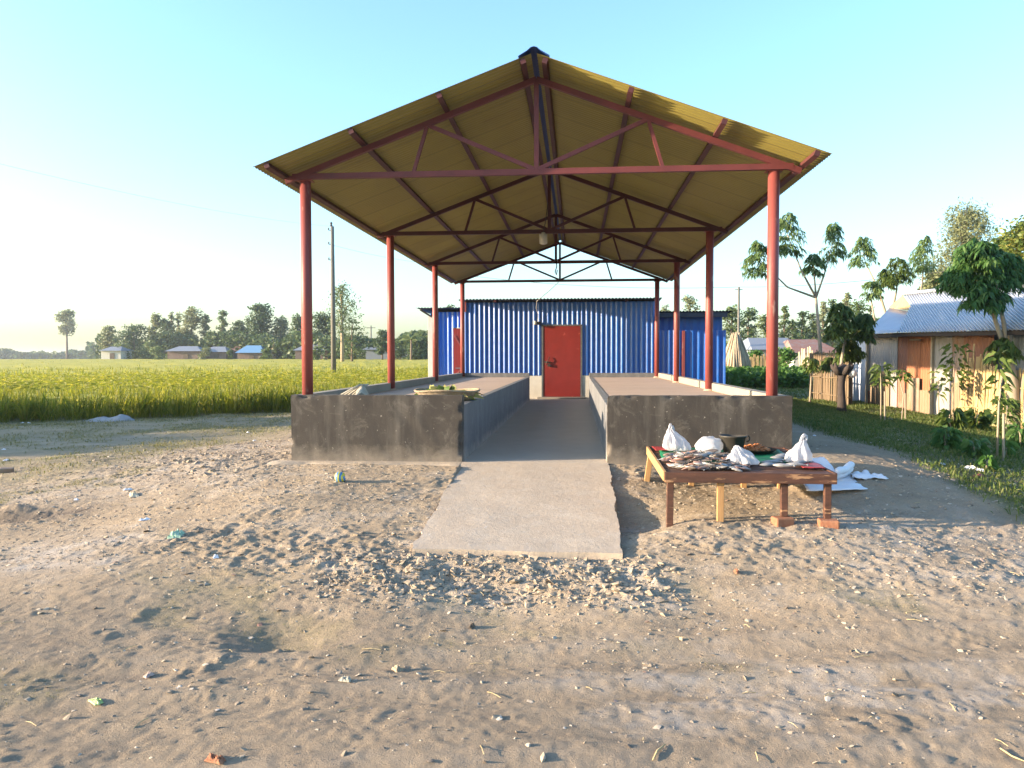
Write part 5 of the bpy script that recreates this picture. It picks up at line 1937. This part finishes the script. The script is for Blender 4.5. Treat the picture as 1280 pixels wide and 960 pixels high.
# ------------------------------------------------------------------ low plants by the house
def plant(px, base, top, wpx, label, mat='bush', n_=90, L=.14, wd=.06, seed=1, stake=False, crown_lo=.5, cat='plant', name='sapling', dist=None):
    rg2 = np.random.default_rng(seed)
    p_ = gnd(px, base) if dist is None else np.array([*at(px, base, dist)[:2], 0])
    p_[2] = gz(p_[0], p_[1])
    D_ = depth_of(p_)
    H = (base-top)*D_/FPX
    R = wpx*D_/FPX/2
    e_ = empty(name, p_, label, cat)
    MB().tube([p_-[0, 0, .05], p_+[.02*rg2.normal(), .02, H*.5], p_+[.03*rg2.normal(), 0, H*.85]], [.014, .011, .006], 6).build('stem', MT['palebark'], e_, smooth=True)
    b_ = MB()
    z = H*(crown_lo+(1-crown_lo)*rg2.random(n_))
    a = rg2.random(n_)*2*PI
    r = R*.55*np.sqrt(rg2.random(n_))
    base_ = p_+np.stack([r*np.cos(a), r*np.sin(a), z], 1)
    addbl(b_, base_, np.stack([np.cos(a), np.sin(a), .5*rg2.normal(size=n_)+.2], 1), L*(.7+.6*rg2.random(n_)), wd, .9)
    b_.build('leaves', MT[mat], e_)
    if stake:
        MB().tube([p_+[.06, -.03, -.05], p_+[.05, -.03, min(H*.6, .55)]], .014, 6).build('stake', MT['palebark'], e_)
    return e_


plant(1101, 527, 455, 26, 'thin sapling tied to a stake before the left end of the tin house', n_=60, L=.17, wd=.06, seed=2, stake=True, crown_lo=.62)
plant(1127, 526, 462, 24, 'thin staked sapling with few drooping leaves before the rusty panels', n_=34, L=.19, wd=.06, seed=3, stake=True, crown_lo=.78)
plant(1192, 530, 430, 44, 'tall leafy young mango plant in front of the bamboo screen', n_=85, L=.17, wd=.06, seed=4, crown_lo=.45)
plant(1174, 528, 462, 20, 'slender leafy shoot left of the young mango plant', n_=40, L=.16, wd=.05, seed=5, crown_lo=.5)
plant(1246, 575, 440, 26, 'tall staked seedling in front of the gap between the two bamboo screens', n_=42, L=.15, wd=.05, seed=6, stake=True, crown_lo=.5)
plant(1258, 548, 498, 34, 'sunlit yellow green feathery bush before the right bamboo screen', 'bush', 330, .11, .03, 7, crown_lo=.08, cat='bush', name='bush')
plant(1190, 538, 512, 36, 'sunlit low broad leaved bush below the young mango plant', 'bush', 120, .15, .09, 8, crown_lo=.2, cat='bush', name='bush')
plant(1222, 538, 513, 40, 'sunlit low bush at the foot of the left bamboo screen', 'bush', 130, .15, .09, 9, crown_lo=.2, cat='bush', name='bush')
plant(1183, 562, 535, 34, 'shaded dark bush on the verge below the sunlit bushes', 'bigleaf', 130, .12, .07, 10, crown_lo=.1, cat='bush', name='bush')
plant(1218, 572, 550, 34, 'shaded small bush left of the staked seedling', 'bigleaf', 90, .12, .07, 11, crown_lo=.1, cat='bush', name='bush')
plant(1234, 588, 570, 18, 'bright green little plant beside the white strip on the verge', 'veg', 34, .10, .06, 12, crown_lo=.2, cat='plant', name='weed')
plant(1257, 572, 553, 18, 'little light green plant right of the staked seedling', 'veg', 34, .11, .06, 13, crown_lo=.2, cat='plant', name='weed')
plant(1275, 560, 530, 30, 'shaded bush at the right edge below the bamboo screen', 'bigleaf', 110, .12, .06, 14, crown_lo=.1, cat='bush', name='bush')
plant(912, 500, 470, 24, 'leafy weed at the end of the blue tin fence', 'veg', 160, .14, .07, 15, crown_lo=.05, cat='plant', name='weed', dist=22.5)

# vegetable rows
rg2 = np.random.default_rng(44)
b = MB()
N = 9000
u = rg2.uniform(900, 1012, N)
dd_ = rg2.uniform(27, 33, N)
base_ = CAM+np.stack([ray(q, 447) for q in u])*dd_[:, None]
row = .5+.5*np.sin(dd_*2.4)
base_[:, 2] = gbase(base_[:, 0], base_[:, 1])+.05+(.55*row+.1)*rg2.random(N)
a = rg2.random(N)*2*PI
addbl(b, base_, np.stack([np.cos(a), np.sin(a), .5+.4*rg2.random(N)], 1), .17, .13, .5)
o = b.build('vegetable_bed', MT['veg'])
tag(o, 'rows of bright green vegetables in the garden beyond the right platform', 'vegetables', kind='stuff')


# ------------------------------------------------------------------ stacks of sticks
def stick_stack(px, base, top, wpx, D, label, n_, seed):
    rg2 = np.random.default_rng(seed)
    foot = at(px, base, D)
    foot[2] = gz(foot[0], foot[1])
    H = at(px, top, D)[2]-foot[2]
    R = wpx*D/FPX/2
    b_ = MB()
    for k in range(n_):
        a = 2*PI*k/n_+rg2.normal(0, .05)
        r = R*(.82+.2*rg2.random())
        t = H*(.9+.16*rg2.random())
        q = a+rg2.normal(0, .15)
        p0 = foot+[r*math.cos(a), r*math.sin(a), 0]
        p1 = foot+[.16*R*math.cos(q)*1.2, .16*R*math.sin(q)*1.2, t]
        pm = (p0+p1)/2+[.10*R*math.cos(a), .10*R*math.sin(a), 0]
        w_ = R*.075
        b_.tube([p0, pm, p1], [w_, w_*.9, w_*.5], 5)
    b_.lathe([(R*.8, 0), (R*.62, H*.4), (R*.28, H*.8), (R*.08, H*.95)], foot, 14)
    o_ = b_.build('stick_stack', MT['jute'], smooth=True)
    return tag(o_, label, 'stick stack')


stick_stack(919, 470, 419, 44, 33, 'conical stack of pale jute sticks standing right of the blue tin fence', 60, 1)
stick_stack(342, 446, 430, 10, 150, 'tiny far conical straw stack at the edge of the rice field', 24, 2)


# ------------------------------------------------------------------ houses in the distance
def far_house(px0, px1, ridge, eave, D, wall, roof, label, base=446, rot=0., hip=.25, deep=5., door=True, group=None):
    c0, c1 = at(px0, base, D), at(px1, base, D)
    cx = (c0+c1)/2
    L = np.linalg.norm(c1-c0)
    zg = gz(cx[0], cx[1])
    ze, zr = at((px0+px1)/2, eave, D)[2], at((px0+px1)/2, ridge, D)[2]
    e_ = empty('hut', (cx[0], cx[1], zg), label, 'hut', group)
    d = (c1-c0)[:2]/L
    nn = np.array([-d[1], d[0]])
    if nn@(cx[:2]-CAM[:2]) < 0:
        nn = -nn

    def q(a, t, z):
        return np.array([*(cx[:2]+d*a*L/2+nn*t*deep), z])
    b_ = MB()
    w_ = .88
    v = [q(-w_, 0.04, zg-.3), q(w_, .04, zg-.3), q(w_, .96, zg-.3), q(-w_, .96, zg-.3), q(-w_, .04, ze+.05), q(w_, .04, ze+.05), q(w_, .96, ze+.05), q(-w_, .96, ze+.05)]
    b_.add(v, [(0, 1, 5, 4), (1, 2, 6, 5), (2, 3, 7, 6), (3, 0, 4, 7), (4, 5, 6, 7)])
    b_.build('wall', MT[wall], e_)
    b_ = MB()
    v = [q(-1, -.06, ze), q(1, -.06, ze), q(1, 1.06, ze), q(-1, 1.06, ze), q(-1+2*hip, .5, zr), q(1-2*hip, .5, zr)]
    b_.add(v, [(0, 1, 5, 4), (1, 2, 5), (2, 3, 4, 5), (3, 0, 4), (0, 3, 2, 1)])
    b_.build('roof', MT[roof], e_)
    if door:
        p_ = q(.12, .03, 0)
        b_ = MB()
        b_.box((p_[0], p_[1], zg+(ze-zg)*.42), (.9, .12, (ze-zg)*.84), np.array([[d[0], nn[0], 0], [d[1], nn[1], 0], [0, 0, 1]]))
        b_.build('door', MT['bark'], e_)
    return e_


GH = 'huts across the rice field'
far_house(124, 152, 433, 438.5, 155, 'plaster', 'farzinc', 'small cream walled hut with grey roof at the left end of the tree row', group=GH)
far_house(206, 252, 432.5, 439, 150, 'farwall', 'farzinc', 'first silver roofed hut below the tall pale tree', group=GH)
far_house(252, 284, 433, 440, 152, 'farwall', 'farzinc', 'second silver grey roofed hut right of the first one', group=GH)
far_house(283, 304, 433, 439, 156, 'farwall', 'farrust', 'rusty roofed hut left of the blue roof', group=GH, hip=.05)
far_house(294, 330, 431.5, 441, 148, 'farwall', 'farblue', 'blue roofed hut below the dark round mango tree', group=GH)
far_house(366, 412, 430, 438, 140, 'farwall', 'farzinc', 'grey roofed hut behind the left front post', group=GH)
far_house(452, 534, 433.5, 437, 125, 'farzinc', 'farzinc', 'long low grey tin hut behind the second left post', group=GH, hip=.05)
far_house(938, 1012, 421, 437, 48, 'farzinc', 'farzinc', 'grey hip roofed hut beyond the vegetable garden', base=462, hip=.16)
far_house(990, 1052, 423, 441, 46.5, 'plaster', 'farrust', 'rusty red roofed hut with pale wall behind the pale slim trunk', base=464, hip=.2)
far_house(926, 944, 431, 437, 55, 'farwall', 'farrust', 'small rusty roofed hut right of the stick stack', base=460)
p0, p1 = at(934, 470, 36)[:2], at(968, 470, 36)[:2]
stick_fence('stick_fence', p0, p1, lambda t: 1.05, 26, MT['bamboo'], 'brown stick fence beyond the vegetable rows', .1, .08, .03, (.5,), 8)
p0, p1 = at(1000, 470, 35)[:2], at(1016, 470, 34)[:2]
stick_fence('stick_fence', p0, p1, lambda t: 1.25+.2*t, 14, MT['jute'], 'pale leaning stick fence below the rusty red roof', .1, .08, .05, (.5,), 9)
rg2 = np.random.default_rng(50)
for (px_, top_, w_, D_, lb, m_) in ((982, 434, 26, 37, 'green vine thicket behind the right front post', 'veg'), (945, 437, 34, 38, 'green creeper topping the brown stick fence', 'veg')):
    leaf_tree(px_, top_, w_, D_, lb, m_, base=466, lo=.1, leaf=.2, n_=700, clumps=12, seed=int(px_), name='bush', cat='bush', trunk=True)

# ------------------------------------------------------------------ poles and wires
D_ = 45
foot = at(417, 458, D_)
foot[2] = -.4
topz = at(417, 284, D_)[2]
e = empty('utility_pole', foot, 'tall grey utility pole standing in the rice field', 'pole')
MB().tube([foot, [foot[0], foot[1], topz]], [.15, .10], 10).build('pole', MT['pole'], e, smooth=True)
b = MB()
for dz in (0, .5, 1.05):
    b.tube([[foot[0], foot[1]-.05, topz-.25-dz*1.6], [foot[0]-.20, foot[1]-.05, topz-.22-dz*1.6]], .02, 5)
    b.lathe([(.03, 0), (.05, .03), (.03, .07), (.05, .1), (.02, .14)], [foot[0]-.2, foot[1]-.05, topz-.22-dz*1.6], 8)
b.lathe([(.04, 0), (.09, .05), (.05, .12), (.09, .18), (.03, .26)], [foot[0]-.06, foot[1], topz], 8)
b.build('insulators', MT['steel'], e)


def wire(a, b_, sag, label, r=.012):
    a, b_ = np.array(a), np.array(b_)
    t = np.linspace(0, 1, 24)[:, None]
    P_ = a*(1-t)+b_*t-np.array([0, 0, 1.])*sag*4*t*(1-t)
    o_ = MB().tube(P_, r, 4).build('wire', MT['cable'])
    return tag(o_, label, 'wire')


wire([foot[0], foot[1], topz], at(-60, 190, 22), .3, 'thin wire running left from the utility pole across the white sky', .003)
wire([foot[0]-.2, foot[1], topz-1], at(620, 330, 60), .5, 'thin wire running right from the utility pole behind the shed', .006)
D_ = 62
f2 = at(923, 440, D_)
f2[2] = -.2
tz2 = at(923, 359, D_)[2]
e = empty('utility_pole', f2, 'thin distant utility pole above the pale stick stack', 'pole')
MB().tube([f2, [f2[0], f2[1], tz2]], [.11, .08], 8).build('pole', MT['pole'], e, smooth=True)
MB().beam([f2[0]-.3, f2[1], tz2-.2], [f2[0]+.3, f2[1], tz2-.2], .05, .05).build('crossarm', MT['pole'], e)
tp2 = np.array([f2[0], f2[1], tz2])
wire(tp2, at(1330, 318, 30), .35, 'dark sagging wire running right from the distant pole', .014)
wire(tp2, at(540, 338, 70), .6, 'dark wire running left from the distant pole behind the shed', .014)
D_ = 140
f3 = at(464, 446, D_)
f3[2] = -.3
e = empty('utility_pole', f3, 'tiny far pole standing above the low dark bush', 'pole')
z3 = at(464, 407, D_)[2]
MB().tube([f3, [f3[0], f3[1], z3]], [.15, .11], 6).build('pole', MT['pole'], e, smooth=True)
MB().beam([f3[0]-.8, f3[1], z3-.4], [f3[0]+.8, f3[1], z3-.4], .12, .12).build('crossarm', MT['pole'], e)

rg2 = np.random.default_rng(71)  # unseen bushy trees off left that cast the shade on the rice edge
b = MB()
n_ = 26000
y_ = rg2.uniform(-2.5, 4.7, n_)
x_ = -30.5+rg2.normal(0, .9, n_)
top_ = 4.25+.55*fbm(y_*.6, y_*0+3, 3, 5)
P = np.stack([x_, y_, -.45+(top_+.45)*rg2.random(n_)**.8], 1)
leafquads(b, P, .3, .6)
for k in range(9):
    yy_ = -2+k*1.0
    b.tube([(-30.5, yy_, -.6), (-30.4, yy_+.1, 1.5), (-30.6, yy_+.2, 3.4)], [.12, .09, .03], 6)
o = b.build('unseen_hedgerow', MT['far2'])
tag(o, 'unseen hedge of bushy trees off the left edge, shading the rice', 'hedge', kind='stuff')

# ------------------------------------------------------------------ far woods round the horizon
rg2 = np.random.default_rng(77)
b = MB()
for (u0, u1, D_, hmin, hmax, n_, leaf, seed) in ((-420, 132, 430, 4.0, 6.6, 9000, 1.5, 1), (110, 640, 330, 5, 9, 9000, 1.5, 2), (780, 1700, 260, 6, 11, 12000, 1.3, 3)):
    u = rg2.uniform(u0, u1, n_)
    hh = hmin+(hmax-hmin)*np.clip(.5+fbm(u*.03, u*0+seed, 4, seed)*1.1, 0, 1)
    dd_ = D_*(1+.08*rg2.random(n_))
    P = CAM+np.stack([ray(q, 447) for q in u])*dd_[:, None]
    P[:, 2] = -.4+hh*rg2.random(n_)**.7
    leafquads(b, P, leaf*1.6, .8)
o = b.build('far_woods', MT['far1'])
tag(o, 'distant hazy belt of trees along the horizon', 'woods', kind='stuff')

# ------------------------------------------------------------------ hazy evening air
m = bpy.data.materials.new('evening_haze')
m.use_nodes = True
t = m.node_tree
t.nodes.remove(t.nodes['Principled BSDF'])
pv = t.nodes.new('ShaderNodeVolumePrincipled')
pv.inputs['Color'].default_value = (.86, .93, 1, 1)
pv.inputs['Density'].default_value = .0004
pv.inputs['Anisotropy'].default_value = .55
t.links.new(pv.outputs[0], t.nodes['Material Output'].inputs['Volume'])
hz = MB().box((0, 720, 6.2), (2640, 1600, 15.6)).build('haze', m)
tag(hz, kind='stuff')
